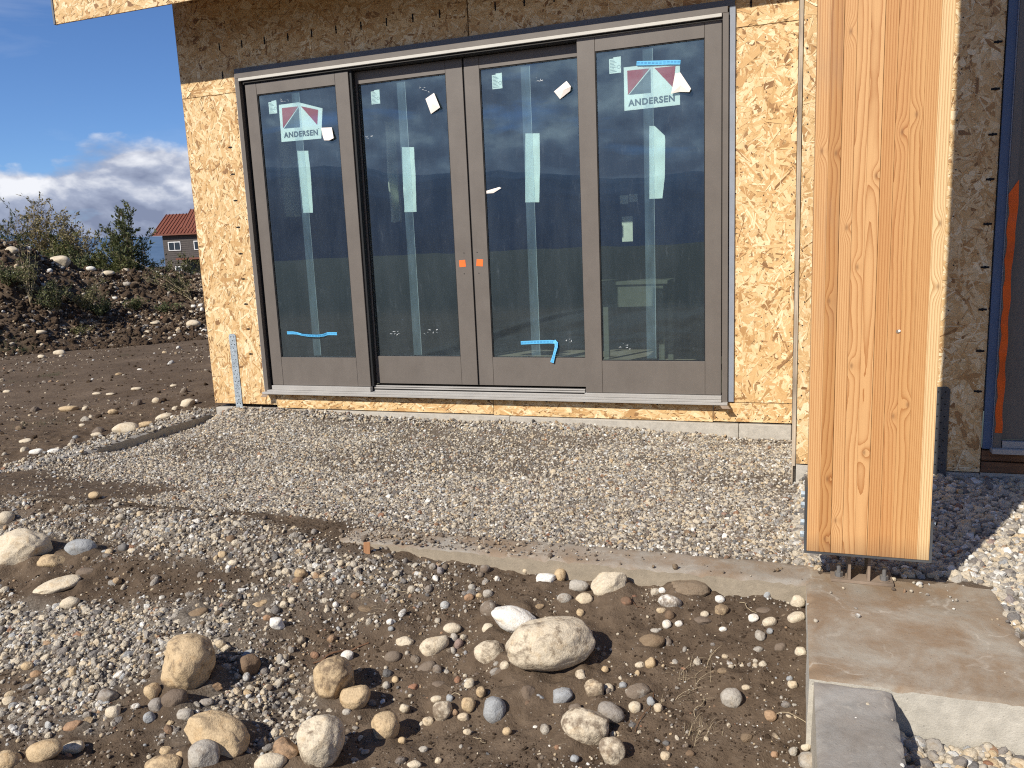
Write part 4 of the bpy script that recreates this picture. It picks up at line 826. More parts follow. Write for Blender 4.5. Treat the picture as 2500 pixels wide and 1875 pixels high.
# ------------------------------------------------------------------ concrete kerbs and pad
def rough_box(x0, x1, y0, y1, z0, z1, st, name, mat, label, cat, amp=.004, er=.008, ztop=None):
    """concrete with worn edges: a rounded box surface on a fine grid"""
    nx = max(2, int((x1-x0)/st)); ny = max(2, int((y1-y0)/st)); mb = MB(); idx = {}
    xs = np.linspace(x0, x1, nx+1); ys = np.linspace(y0, y1, ny+1)
    gx, gy = np.meshgrid(xs, ys, indexing='ij'); ex = np.minimum(gx-x0, x1-gx); ey = np.minimum(gy-y0, y1-gy); e = np.minimum(ex, ey)
    chip = np.clip(fbm(gx*22, gy*22, 3, 7)-.52, 0, 1)*.06
    gz = z1+amp*(fbm(gx*6, gy*6, 4, 3)-.5)*2+amp*.35*(fbm(gx*50, gy*50, 2, 4)-.5)-np.where(e < er*.5, er*.6, 0)-chip*np.clip(1-e/(er*2.5), 0, 1)
    if ztop is not None: gz = gz+ztop(gx, gy)
    v = np.stack([gx, gy, gz], -1).reshape(-1, 3)
    mb.v = [tuple(p) for p in v]
    for i in range(nx):
        for j in range(ny): a = i*(ny+1)+j; mb.face((a, a+ny+1, a+ny+2, a+1))
    ring = [(i, 0) for i in range(nx)]+[(nx, j) for j in range(ny)]+[(i, ny) for i in range(nx, 0, -1)]+[(0, j) for j in range(ny, 0, -1)]
    prev = [i*(ny+1)+j for i, j in ring]
    for lev in range(1, 7):
        f = lev/6; cur = []
        for (i, j), _ in zip(ring, prev):
            x, y = xs[i], ys[j]; nx_ = (-1 if i == 0 else 1 if i == nx else 0); ny_ = (-1 if j == 0 else 1 if j == ny else 0)
            zz = float(gz[i, j])*(1-f)+z0*f; w_ = .0035*(float(fbm(np.array(x*9+zz*7), np.array(y*9+zz*5), 3, 13))-.5)*2+ (.0035 if lev > 1 else 0)
            cur.append(len(mb.v)); mb.v.append((x+nx_*w_, y+ny_*w_, zz))
        n = len(ring)
        for k in range(n): mb.face((prev[k], prev[(k+1) % n], cur[(k+1) % n], cur[k]))
        prev = cur
    o = mb.build(name, mat, None, smooth=True); tag(o, label, cat)
    o.data.set_sharp_from_angle(angle=R_(38))
    return o
rough_box(-.60, 4.15, -2.305, -2.117, -.5, -.2035, .02, 'concrete_kerb', M['conc'], 'low concrete kerb strip running along the front of the gravel bed', 'kerb', .003)
rough_box(-.735, -.565, -2.112, -.004, -.5, -.196, .02, 'concrete_kerb', M['conc_g'], 'narrow concrete kerb on the left side of the gravel bed', 'kerb', .003)
rough_box(4.0, 4.612, -2.968, -2.115, -.6, -.2, .012, 'concrete_footing', M['conc_p'], 'broad stained concrete footing under the timber post', 'footing', .003)
rough_box(4.012, 4.212, -4.6, -2.972, -.7, -.206, .012, 'concrete_wall', M['conc_g'], 'grey concrete wall top running from the footing to the bottom edge', 'wall', .006)
# ------------------------------------------------------------------ stones
import bmesh
def ico_pts(sub):
    bm = bmesh.new(); bmesh.ops.create_icosphere(bm, subdivisions=sub, radius=1); v = np.array([tuple(p.co) for p in bm.verts]); f = [tuple(x.index for x in q.verts) for q in bm.faces]; bm.free(); return v, f
ICO = {k: ico_pts(k) for k in (1, 2, 3, 4, 5)}
def rock_mesh(name, seed, sub=3, angular=.3, mat=None, rough=.06, tone=None, dirt=None):
    """unit stone: rounded, or cut by random planes when angular"""
    r = random.Random(seed); v, f = ICO[sub]; ex = 1-.30*angular*r.uniform(.5, 1.1); out = np.sign(v)*np.abs(v)**ex; out /= np.linalg.norm(out, axis=1).max(); out = out*(1.0)
    n = int(4+angular*10)
    for i in range(n):
        d = Vector((r.gauss(0, 1), r.gauss(0, 1), r.gauss(0, 1))).normalized(); d = np.array(d); lim = r.uniform(.70, .95) if angular > .15 else r.uniform(.86, .98)
        if angular > .6: lim = r.uniform(.5, .85)
        pr = out@d; m = pr > lim; out[m] -= np.outer((pr[m]-lim)*(.93 if angular > .3 else .7), d)
    for i in range(len(out)):
        p = Vector(out[i]); q = p*1.1+Vector((seed*1.7, seed*.9, 0)); h = mnoise.noise(q)*rough*2.6+mnoise.noise(q*2.9)*rough*.9+(mnoise.noise(q*7)*rough*.4+mnoise.noise(q*17)*rough*.16 if sub > 2 else 0)
        out[i] = p*(1+h)
    out /= np.abs(out).max(axis=0)
    me = bpy.data.meshes.new(name); me.from_pydata([tuple(p) for p in out], [], f); me.update()
    me.polygons.foreach_set('use_smooth', np.full(len(me.polygons), angular < .75 or sub > 2, dtype=bool))
    if tone is not None:
        for nm, val in (('tone', tone), ('dirt', dirt)):
            a = me.attributes.new(nm, 'FLOAT', 'FACE'); a.data.foreach_set('value', np.full(len(me.polygons), val, dtype=np.float32))
    if mat: me.materials.append(mat)
    return me
CN = {'cream': .555, 'tan': .68, 'white': .985, 'grey': .42, 'brown': .775, 'orange': .80, 'red': .86, 'dark': .16, 'blue-grey': .90, 'pale': .60, 'olive': .33, 'dark brown': .30}
placed = []
def put_stone(px, py, w, h, rot, color, dirt, ang, label, group=None, name=None, bury=.25, seed=None, sub=3, thick=None):
    """one stone where the photograph shows it: sizes in photo pixels turned into metres at its distance"""
    seed = seed or int(px*7+py*13) % 9973
    P, t = march(px, py, 0.0); ppm = FOC/t
    if 15 < abs(rot) < 60: h *= .86
    w *= .93; h *= .93; dirt = min(.8, dirt+.10); bury += .05; a = w/2/ppm; view = math.asin(max(.12, min(.9, (CAM.z-P.z)/t))); c = thick/2/ppm if thick else h/2/ppm
    b = max(a*.62, min(a*1.05, h/2/ppm)); c = min(c, b*1.1)
    P2, t2 = march(px, py, c*(1-2*bury))
    me = rock_mesh('stone_mesh', seed, sub, ang, M['stone'], .036+.045*ang, CN[color], dirt)
    nm = name or ('boulder' if w > 200 else 'cobble')
    o = bpy.data.objects.new(nm, me); col.objects.link(o); o.scale = (a, b, c); gz = float(any_h(P2.x, P2.y)); 
    o.location = (P2.x, P2.y, gz+c*(1-2*bury)); rr = random.Random(seed)
    o.rotation_euler = (rr.uniform(-.12, .12), -R_(rot)*.52+rr.uniform(-.05, .05), YAW+R_(rot)*.45)
    tag(o, label, 'boulder' if nm == 'boulder' else 'stone', group); placed.append((P2.x, P2.y, max(a, b), nm, label)); return o
ZA = lambda x, y, w, h: (x/2.2875, 1150+y/2.2875, w/2.2875, h/2.2875)
ZB = lambda x, y, w, h: (600+x/3.159, 1350+y/3.159, w/3.159, h/3.159)
ZC = lambda x, y, w, h: (1150+x/2.886, 1300+y/2.886, w/2.886, h/2.886)
ZD = lambda x, y, w, h: (1850+x/3.403, 1400+y/3.403, w/3.403, h/3.403)
ZM = lambda x, y, w, h: (x/2.37, 480+y/2.37, w/2.37, h/2.37)
# frame, cx, cy, w, h, tilt, colour, dirt, angular, bury, label
HAND = [
 (ZC,565,782,630,375,12,'cream',.30,.12,.06,'largest smooth cream oval boulder, leaning on a white speckled stone'),
 (ZC,310,628,360,215,-22,'white',.05,.12,.15,'white black-speckled oval stone behind the largest cream boulder'),
 (ZC,130,550,140,145,0,'grey',.45,.15,.3,'dull grey-tan round stone against the left end of the white speckled one'),
 (ZC,120,680,92,78,0,'cream',.2,.3,.2,'small cream stone just below the white speckled stone'),
 (ZC,135,850,232,170,0,'cream',.35,.2,.45,'half-buried flat cream stone left of the largest boulder'),
 (ZC,238,948,76,72,0,'cream',.3,.2,.2,'small round cream stone touching the lower left of the largest boulder'),
 (ZC,985,368,300,205,16,'cream',.1,.4,.2,'big smooth tan wedge-shaped boulder just below the concrete kerb'),
 (ZC,525,332,156,80,0,'white',.1,.3,.2,'pale flattish stone with a tan upright one at its right end'),
 (ZC,630,310,92,122,0,'tan',.1,.2,.2,'tan upright oval stone between two paler ones under the kerb'),
 (ZC,757,385,150,100,-12,'grey',.2,.2,.2,'grey-brown oval stone left of the tan wedge-shaped boulder'),
 (ZC,657,465,112,82,0,'grey',.3,.2,.2,'round grey stone lower left of the tan wedge-shaped boulder'),
 (ZC,800,478,132,95,10,'pale',.15,.3,.2,'pale blocky stone touching the foot of the tan wedge-shaped boulder'),
 (ZC,1535,410,302,120,-8,'pale',.55,.5,.3,'long pale block-shaped stone with soil piled over its front, under the kerb'),
 (ZC,1400,492,172,130,-22,'white',.4,.35,.3,'white stone with soil on its right side, left of the long block'),
 (ZC,1370,330,76,62,0,'grey',.2,.3,.2,'small grey stone at the kerb above the white soil-capped one'),
 (ZC,1345,412,62,52,0,'white',.1,.3,.2,'small white stone above the soil-capped stone'),
 (ZC,1275,772,182,108,-5,'tan',.6,.2,.4,'half-buried tan stone right of the largest boulder shadow'),
 (ZC,1298,703,72,42,-10,'grey',.3,.2,.2,'flat grey stone lying on top of a half-buried tan one'),
 (ZC,1398,592,72,72,0,'brown',.6,.2,.2,'brown earth-covered round stone above a white one'),
 (ZC,1380,655,68,66,0,'white',.15,.3,.2,'white stone just below an earth-covered brown one'),
 (ZC,1465,645,60,46,0,'white',.05,.3,.2,'small white stone third in a short row of pale pebbles'),
 (ZC,1765,560,102,92,0,'tan',.4,.3,.3,'tan lumpy stone right of the long block, near the kerb'),
 (ZC,1753,478,74,62,0,'white',.05,.3,.2,'white stone at the right end of the long block'),
 (ZC,1645,580,60,46,0,'cream',.3,.3,.2,'small cream stone between the long block and the tan lumpy stone'),
 (ZC,1630,632,132,60,-5,'olive',.7,.2,.4,'dirty flat stone sunk in the soil below the long block'),
 (ZC,1990,410,74,104,0,'pale',.3,.5,.2,'upright pale stone beside the corner of kerb and footing'),
 (ZC,1915,382,72,62,0,'grey',.3,.6,.2,'grey pointed stone near the corner of kerb and footing'),
 (ZC,1840,392,82,72,0,'grey',.3,.7,.2,'angular grey stone under the right end of the kerb'),
 (ZC,165,1265,165,238,0,'blue-grey',.1,.15,.15,'upright egg-shaped grey-white stone with a dark shadow, lower middle'),
 (ZC,460,1100,78,60,0,'cream',.15,.2,.2,'small cream oval stone in front of the largest boulder'),
 (ZC,645,1168,152,122,10,'blue-grey',.15,.35,.2,'dark and white blocky stone in front of the largest boulder'),
 (ZC,482,1172,78,72,-20,'blue-grey',.1,.3,.2,'small bluish stone left of the dark and white blocky stone'),
 (ZC,870,1110,142,134,0,'pale',.4,.5,.2,'cream angular stone with a dark patch, below right of the largest boulder'),
 (ZC,1180,1132,192,140,18,'grey',.45,.25,.4,'grey speckled stone half sunk and tilted, right of a dark-patched one'),
 (ZC,1155,1235,88,82,0,'cream',.1,.3,.2,'smooth cream stone below the grey speckled tilted one'),
 (ZC,810,1372,345,285,-6,'cream',.35,.45,.25,'large cream speckled flat-topped boulder near the bottom middle'),
 (ZC,985,1285,192,155,-35,'dark brown',.3,.15,.2,'dark brown smooth stone leaning behind the cream speckled boulder'),
 (ZC,990,1548,188,205,0,'cream',.35,.25,.15,'cream speckled round stone in front of the flat-topped boulder'),
 (ZC,1835,1172,148,132,-8,'grey',.25,.25,.2,'lone pale grey stone in bare dirt near the concrete wall'),
 (ZC,400,1150,132,134,0,'dark brown',.85,.3,.4,'earth-coloured flat stone left of the bluish one'),
 (ZC,775,1025,94,112,0,'cream',.35,.5,.2,'cream triangular stone poking out under the largest boulder'),
 (ZC,255,1410,68,58,0,'tan',.2,.2,.2,'small tan stone right of the upright egg-shaped one'),
 (ZC,1070,1095,60,46,0,'blue-grey',0,.3,.2,'tiny blue-grey stone left of the grey speckled tilted one'),
 (ZC,1270,1200,62,66,0,'blue-grey',.05,.4,.2,'blue-grey angular stone right of the smooth cream one'),
 (ZC,1320,1245,66,62,0,'pale',.2,.4,.2,'pale stone below the blue-grey angular one'),
 (ZC,735,1245,96,72,10,'grey',.5,.5,.2,'grey-brown stone behind the cream speckled boulder, on its left'),
 (ZC,1990,622,74,62,0,'white',.1,.4,.2,'white angular stone close to the left side of the footing'),
 (ZC,1775,690,58,38,0,'white',.1,.3,.2,'small white stone in bare dirt left of the footing'),
 (ZC,1775,992,84,44,-8,'tan',.4,.4,.3,'flat tan stone in bare dirt above the lone grey stone'),
 (ZC,1935,1108,62,42,0,'pale',.1,.2,.2,'small pale oval stone right of the lone grey stone'),
 (ZC,945,985,56,46,0,'tan',.3,.3,.2,'small tan stone at the edge of the largest boulder shadow'),
 (ZC,1265,930,82,82,0,'tan',.3,.4,.2,'tan stone of a pair right of the largest boulder shadow'),
 (ZC,1190,950,72,42,5,'cream',.2,.4,.2,'flat cream stone left of the tan one of a pair'),
 (ZC,730,1597,62,64,-30,'blue-grey',0,.5,.2,'bluish-white chip near the bottom edge left of the round speckled stone'),
 (ZC,1370,1585,72,62,0,'pale',.3,.3,.2,'pale stone near the bottom edge right of the round speckled one'),
 (ZC,1540,1565,66,52,0,'brown',.6,.2,.3,'brown stone near the bottom edge in bare dirt'),
 (ZC,120,450,74,62,0,'grey',.3,.3,.2,'grey-pink stone above the white speckled stone'),
 (ZC,480,527,92,42,5,'tan',.4,.3,.3,'flat tan stone behind the white speckled one'),
 (ZC,770,570,62,62,0,'tan',.3,.2,.2,'small tan stone behind the top of the largest boulder'),
 (ZC,185,332,42,46,0,'white',.1,.6,.2,'small white pointed stone under the left part of the kerb'),
 (ZC,250,250,50,62,0,'cream',.1,.3,.2,'small cream upright stone under the left part of the kerb'),
 (ZC,382,277,46,52,0,'pale',.1,.2,.2,'small round pinkish stone under the kerb left of the pale flattish one'),
 (ZC,100,262,82,72,0,'dark brown',.4,.2,.3,'dark brown round stone under the left part of the kerb'),
 (ZC,1095,495,85,72,0,'red',.45,.2,.3,'reddish brown stone at the foot of the soil heap below the kerb'),
 (ZC,490,232,102,56,-8,'tan',.5,.4,.3,'tan flat stone tucked against the kerb'),
 (ZC,610,215,96,38,5,'grey',.2,.4,.2,'flat purplish-grey stone tucked against the kerb'),
 (ZB,680,962,306,312,0,'tan',.35,.25,.06,'brownish round granite boulder with a smaller tan stone at its right foot'),
 (ZB,845,1118,230,200,15,'tan',.25,.4,.12,'tan angular stone leaning on the brownish granite boulder'),
 (ZB,575,1450,348,375,0,'cream',.30,.18,.06,'big pale round boulder near the bottom edge, casting a wide shadow'),
 (ZB,1075,1338,218,218,0,'tan',.25,.5,.12,'tan angular pointed stone right of the big pale round boulder'),
 (ZB,1455,725,242,180,28,'cream',.25,.25,.25,'greenish cream oval stone left of the half-buried flat one'),
 (ZB,1590,590,152,88,-5,'cream',.15,.1,.2,'smooth flat cream oval stone above the greenish cream one'),
 (ZB,1228,692,146,82,-10,'cream',.25,.3,.3,'cream lumpy stone left of the greenish cream oval one'),
 (ZB,1520,1225,152,158,0,'cream',.35,.3,.15,'tan stone with a white left rim, middle foreground'),
 (ZB,1720,1188,112,122,0,'tan',.3,.3,.2,'tan upright stone between the white-rimmed one and the egg-shaped one'),
 (ZB,1815,1088,76,88,0,'tan',.35,.2,.2,'small tan oval stone above the upright tan one'),
 (ZB,25,882,166,158,0,'brown',.55,.3,.15,'brown round stone right of the tan squarish boulder shadow'),
 (ZB,1395,900,165,125,38,'grey',.55,.2,.42,'grey flat stone half sunk in dirt, tilted, below the greenish cream one'),
 (ZB,1482,912,82,78,0,'dark brown',.4,.2,.25,'dark round stone at the right of a half-sunk grey one'),
 (ZB,1135,820,132,98,15,'grey',.6,.2,.42,'dusty grey stone sunk in the dirt, middle foreground'),
 (ZB,785,795,106,80,-8,'white',.1,.5,.15,'white angular stone behind the brownish granite boulder'),
 (ZB,245,552,108,92,0,'white',.1,.7,.15,'white pyramid-shaped stone between gravel and dirt'),
 (ZB,165,515,72,58,0,'orange',.2,.3,.2,'pinkish stone left of the white pyramid-shaped one'),
 (ZB,110,415,142,62,32,'tan',.35,.6,.3,'long tan wedge of stone lying in the gravel'),
 (ZB,428,160,102,84,0,'tan',.35,.5,.15,'tan angular stone on the gravel, casting a small shadow'),
 (ZB,405,215,92,52,0,'brown',.5,.3,.3,'rusty brown stone just below a tan angular one'),
 (ZB,940,450,152,66,-25,'tan',.55,.2,.4,'pale sliver of buried stone beside a dry root tuft'),
 (ZB,1720,345,84,62,0,'orange',.1,.3,.2,'orange-pink stone among pale pebbles'),
 (ZB,1800,330,54,42,0,'tan',.1,.3,.2,'small amber stone right of the orange-pink one'),
 (ZB,1870,335,84,62,0,'grey',.2,.4,.2,'grey-pink angular stone above the dull grey-tan round one'),
 (ZB,1745,272,64,56,0,'grey',.2,.2,.2,'smooth grey stone above the orange-pink one'),
 (ZB,1290,1050,94,58,25,'red',.2,.5,.25,'rusty red chip of stone in the middle foreground'),
 (ZB,1500,1030,142,64,-5,'olive',.6,.1,.42,'flat dull stone sunk in dirt right of the rusty red chip'),
 (ZB,190,1622,232,140,0,'cream',.15,.15,.15,'pale smooth stone cut by the bottom edge, left of the big round boulder'),
 (ZB,320,1545,222,190,-40,'brown',.35,.6,.2,'brown angular slab leaning behind two pale stones at the bottom'),
 (ZB,960,1168,96,60,0,'dark',.2,.2,.2,'dark grey smooth stone right of the leaning tan stone'),
 (ZB,780,1235,72,58,-10,'grey',.1,.2,.2,'pale grey stone below the leaning tan stone'),
 (ZB,1225,1210,78,72,0,'cream',.15,.6,.15,'cream blocky stone above the tan pointed one'),
 (ZB,1155,985,58,52,0,'tan',.1,.2,.2,'golden small stone right of the granite boulder shadow'),
 (ZB,1085,1030,64,56,0,'grey',.2,.3,.2,'grey-pink small stone right of the granite boulder shadow'),
 (ZB,1610,1252,62,56,0,'brown',.3,.3,.2,'brown small stone right of the white-rimmed one'),
 (ZB,1680,1275,92,62,0,'pale',.3,.3,.2,'pale rough stone right of the white-rimmed one'),
 (ZB,1205,1455,58,54,0,'tan',.1,.2,.15,'small round tan stone with a dark line, below the pointed tan one'),
 (ZB,1410,1320,94,68,-8,'pale',.3,.4,.2,'pale stone below the white-rimmed one'),
 (ZB,1475,1132,102,52,0,'cream',.3,.3,.3,'cream flat stone just above the white-rimmed one'),
 (ZB,1575,1130,58,62,0,'blue-grey',.1,.6,.2,'blue-grey pointed stone above the white-rimmed one'),
 (ZB,1370,1525,78,48,5,'grey',.1,.2,.2,'grey oval stone near the bottom, middle of the picture'),
 (ZB,1710,1390,68,48,0,'pale',.2,.4,.2,'pale stone left below the egg-shaped one'),
 (ZB,1485,1605,58,52,0,'pale',.2,.3,.2,'pale small stone at the bottom edge, middle of the picture'),
 (ZB,920,1540,72,52,10,'olive',.3,.7,.2,'olive flat angular stone right of the big pale round boulder'),
 (ZB,1608,655,60,82,0,'grey',.2,.3,.2,'grey stone at the right end of the greenish cream oval one'),
 (ZB,1597,757,56,82,0,'grey',.2,.2,.2,'grey upright pebble right of the greenish cream oval one'),
 (ZB,1300,1640,112,64,0,'cream',.3,.3,.2,'cream stone cut by the bottom edge'),
 (ZB,1112,545,58,48,0,'white',.2,.5,.2,'pale chip above a small blue pebble'),
 (ZB,1120,592,48,42,0,'blue-grey',0,.2,.2,'small blue pebble in the middle foreground'),
 (ZB,845,345,82,58,0,'brown',.5,.5,.2,'brown lump of stone above the root tuft'),
 (ZB,1440,107,62,60,0,'grey',.4,.2,.2,'freckled brown-grey stone under the left end of the kerb'),
 (ZA,125,430,272,195,4,'cream',.12,.55,.15,'large pale angular boulder at the left edge'),
 (ZA,450,435,168,94,-4,'blue-grey',.05,.2,.2,'grey-white smooth stone right of the large pale angular boulder'),
 (ZA,290,515,142,80,0,'tan',.3,.5,.2,'rough tan stone in front of the large pale angular boulder'),
 (ZA,325,645,235,92,22,'cream',.15,.25,.15,'long pale stone lying slanted at the left'),
 (ZA,393,748,98,64,0,'cream',.15,.4,.15,'small cream stone below the long slanted one'),
 (ZA,485,566,112,54,0,'olive',.5,.2,.35,'dull flat stone behind the long slanted one'),
 (ZA,1050,1070,284,285,0,'tan',.30,.30,.06,'tan squarish boulder with hairline cracks, left foreground'),
 (ZA,1205,1480,355,235,-28,'tan',.20,.6,.10,'big tan blocky boulder lying slanted, left foreground'),
 (ZA,1140,1605,164,150,0,'grey',.3,.35,.15,'grey-tan round stone in front of the slanted blocky boulder'),
 (ZA,912,1645,182,95,0,'tan',.35,.3,.2,'tan-grey stone cut by the bottom edge, left foreground'),
 (ZA,1015,1610,64,80,0,'tan',.2,.2,.2,'small tan upright stone between two larger grey-tan ones'),
 (ZA,250,1570,170,112,18,'tan',.25,.2,.15,'smooth tan oval stone at the lower left'),
 (ZA,400,1555,118,66,15,'cream',.25,.5,.2,'flat cream stone right of the smooth tan oval'),
 (ZA,35,1620,132,100,0,'tan',.3,.3,.15,'tan round stone in the bottom left corner'),
 (ZA,855,1240,82,112,35,'tan',.1,.5,.15,'tan tilted stone below left of the squarish boulder'),
 (ZA,875,1315,88,92,0,'dark brown',.3,.4,.2,'dark grey-brown stone under the squarish boulder'),
 (ZA,980,1280,138,112,0,'dark brown',.75,.3,.35,'earth-caked flat stone in front of the squarish boulder'),
 (ZA,1190,1215,108,56,22,'brown',.35,.7,.2,'reddish brown long chip right of the squarish boulder'),
 (ZA,1090,812,145,66,38,'tan',.5,.3,.4,'tan half-buried stone behind the squarish boulder'),
 (ZA,635,1350,84,66,0,'cream',.15,.6,.15,'cream angular stone left of the big boulders'),
 (ZA,603,1262,102,76,0,'olive',.3,.4,.3,'greenish speckled stone set in the gravel'),
 (ZA,410,1430,108,68,25,'orange',.3,.6,.25,'pinkish tan slab in the gravel, lower left'),
 (ZA,155,1095,62,48,0,'tan',.1,.4,.2,'ochre pebble in the gravel at the left'),
 (ZA,50,1290,62,52,0,'cream',.2,.2,.2,'cream pebble near the left edge, lower part'),
 (ZA,205,1145,62,42,0,'brown',.3,.3,.3,'brown flat pebble below an ochre one'),
 (ZA,8,890,42,84,0,'dark brown',.3,.3,.15,'dark stone cut by the left edge'),
 (ZA,32,270,84,70,0,'cream',.1,.4,.2,'pale stone at the left edge above the large angular boulder'),
 (ZA,527,140,62,44,0,'tan',.2,.3,.15,'tan stone standing on washed dirt near the left kerb end'),
 (ZA,690,435,54,48,0,'dark',.05,.5,.2,'dark blue-black stone in the gravel'),
 (ZA,835,1390,62,56,0,'blue-grey',.1,.3,.2,'pale blue stone above the slanted blocky boulder'),
 (ZA,1035,1370,84,62,0,'grey',.2,.5,.2,'grey-white stone touching the slanted blocky boulder'),
 (ZA,1155,1297,82,36,0,'olive',.3,.2,.25,'flat brownish pebble above the slanted blocky boulder'),
 (ZA,1440,762,76,48,25,'tan',.3,.5,.25,'tan chip left of the white pyramid-shaped stone'),
 (ZA,1240,475,48,42,0,'tan',.1,.3,.2,'small pale tan stone on the gravel spill'),
 (ZA,1300,515,54,38,0,'cream',.1,.3,.2,'cream small stone on the gravel spill'),
 (ZA,1290,387,52,50,0,'brown',.5,.3,.3,'brownish stone at the top of the gravel spill'),
 (ZA,925,1570,66,54,0,'tan',.2,.3,.2,'small tan stone left of the slanted blocky boulder foot'),
 (ZD,330,238,124,108,0,'cream',.2,.2,.15,'round cream stone near the inner corner of footing and kerb'),
 (ZD,315,370,152,100,22,'cream',.25,.3,.2,'cream stone slanted against the footing, below the round one'),
 (ZD,100,415,128,98,22,'cream',.25,.25,.2,'cream oval stone left of the slanted one by the footing'),
 (ZD,355,665,88,78,0,'cream',.2,.6,.15,'cream angular stone touching the footing, mid height'),
 (ZD,20,530,84,92,0,'grey',.3,.4,.2,'pale grey stone lower left of the stones by the footing'),
 (ZD,430,1565,164,150,0,'grey',.15,.15,.1,'smooth grey stone against the concrete wall at the bottom edge'),
 (ZD,105,1190,102,104,-35,'brown',.3,.2,.2,'reddish brown oval stone left of the concrete wall'),
 (ZD,400,1450,82,56,8,'cream',.1,.2,.2,'smooth cream pebble left of the concrete wall'),
 (ZD,140,1510,62,54,0,'orange',.2,.2,.2,'peach coloured pebble near the bottom edge'),
 (ZD,185,632,112,86,25,'olive',.6,.3,.35,'dirt-covered oval stone between the pebbles by the footing'),
 (ZD,60,318,152,52,0,'olive',.6,.2,.4,'long dirty stone sunk in the soil by the footing'),
 (ZD,100,487,54,54,0,'blue-grey',0,.2,.2,'small grey-white round pebble by the footing'),
 (ZD,290,932,78,72,0,'pale',.2,.4,.2,'pale pebble beside the step from footing to wall'),
 (ZD,264,884,52,46,0,'blue-grey',0,.3,.2,'bluish pebble beside the step from footing to wall'),
]
FAR = [
 (350,385,108,76,-10,'cream',.1,.45,'big tan boulder on the crest of the spoil heap'),(68,312,66,42,0,'cream',.1,.4,'pale boulder on the crest at the left edge'),(160,302,38,24,0,'white',.0,.4,'white stone on the crest left of the bushes'),
 (525,403,52,28,0,'white',.1,.3,'white flat stone on the heap right of the big tan boulder'),(625,413,72,30,0,'cream',.1,.3,'cream oval stone near the middle of the heap'),(725,443,46,42,30,'cream',.1,.3,'cream upright stone above the dark hollow in the heap'),
 (735,524,52,26,0,'grey',.3,.4,'stone at the lip of the dark hollow in the heap'),(1118,742,88,46,0,'cream',.15,.3,'large cream stone at the foot of the heap, next to the house corner'),(235,797,78,30,8,'cream',.1,.5,'flat cream stone at the foot of the heap, left'),
 (345,905,66,34,0,'cream',.15,.5,'tan angular stone in the yard below the heap'),(240,928,42,30,-20,'cream',.1,.5,'small tilted stone in the yard, left part'),(1085,1200,88,60,15,'cream',.15,.35,'pale lumpy stone by the left kerb near the house corner'),
 (905,1185,48,42,0,'cream',.1,.2,'round cream stone in the yard left of the pale lumpy one'),(730,1347,145,74,8,'cream',.1,.3,'broad pale stone half sunk beside the left kerb'),(845,1322,84,38,8,'tan',.3,.3,'tan low stone behind the broad pale one by the left kerb'),
 (950,1275,104,46,20,'cream',.15,.3,'pale sloping stone along the left kerb'),(400,1232,98,36,5,'tan',.2,.4,'flat tan slab in the yard'),(210,1480,72,36,0,'white',.05,.3,'white stone at the end of the left kerb'),
 (310,1476,72,32,10,'white',.1,.3,'pale stone following the white one at the end of the left kerb'),(148,1414,68,24,0,'cream',.2,.3,'flat cream stone near the left edge of the yard'),(495,1228,32,32,0,'cream',.1,.5,'small upright stone right of the flat tan slab'),
 (560,1378,62,26,8,'cream',.2,.3,'flat stone near the end of the left kerb'),(653,1247,58,32,0,'tan',.3,.6,'broken tan stone in the middle of the yard'),(470,735,30,30,-30,'tan',.1,.6,'small triangular tan stone low on the heap'),
 (665,590,30,20,0,'white',.1,.4,'single white stone in the middle of the heap face'),(1160,632,30,26,0,'white',.0,.3,'white stone by the house corner, upper of a cluster'),(1168,657,25,30,0,'white',.0,.3,'white stone by the house corner, right of a cluster'),
 (1120,642,30,24,0,'white',.0,.3,'white stone by the house corner, left of a cluster'),(1105,672,34,26,0,'pale',.1,.3,'pale stone by the house corner, lowest of a cluster'),(285,432,36,30,20,'white',.05,.3,'white stone below the big tan boulder'),
 (910,347,26,16,0,'white',.0,.3,'white stone on the crest below the far house'),(808,352,28,14,0,'white',.0,.3,'white stone on the crest right of the bushes'),(790,1113,60,22,0,'cream',.2,.3,'flat cream stone in the yard centre'),
 (893,735,52,20,0,'cream',.2,.4,'low cream stone at the foot of the heap, right of centre'),(1005,1096,42,18,0,'cream',.2,.3,'thin flat stone in the yard, right'),(40,1130,42,20,0,'cream',.2,.3,'small stone at the left edge of the yard'),
 (560,1141,48,16,0,'cream',.2,.3,'tiny flat stone in the yard, left of centre'),(690,1030,48,20,0,'tan',.4,.5,'brown clod-like stone in the upper yard'),(810,1001,32,13,0,'white',.1,.4,'small white stone in the upper yard'),
 (155,420,62,32,0,'olive',.4,.5,'dull stone below the crest at the left'),(232,366,46,30,-20,'grey',.3,.6,'grey slab below the crest at the left'),(155,335,42,26,0,'tan',.3,.5,'tan stone just under the left crest'),
 (640,1145,50,16,0,'cream',.2,.4,'thin cream stone in the middle of the yard'),(437,1394,30,28,30,'blue-grey',.0,.5,'grey upright chip near the end of the left kerb'),(475,1328,36,22,0,'cream',.1,.4,'small cream stone left of the broad pale one'),
 (1135,1188,28,28,0,'white',.1,.3,'white stone right of the pale lumpy one by the corner'),(1012,1228,34,30,0,'cream',.2,.3,'cream stone left of the pale lumpy one'),(855,785,40,18,0,'cream',.2,.5,'cream chip at the foot of the heap'),(240,860,30,20,0,'pale',.1,.5,'pale stone in the upper yard, left'),(138,1465,36,20,0,'cream',.2,.4,'cream stone left of the white one at the kerb end'),
]
for (Z, x, y, w, h, rot, c, d, an, bu, lab) in HAND:
    q = Z(x, y, w, h); put_stone(*q, rot, c, d, an, lab, 'river stones scattered over the dirt in front of the kerb', bury=bu, sub=5 if q[2] > 95 else 4 if q[2] > 45 else 3)
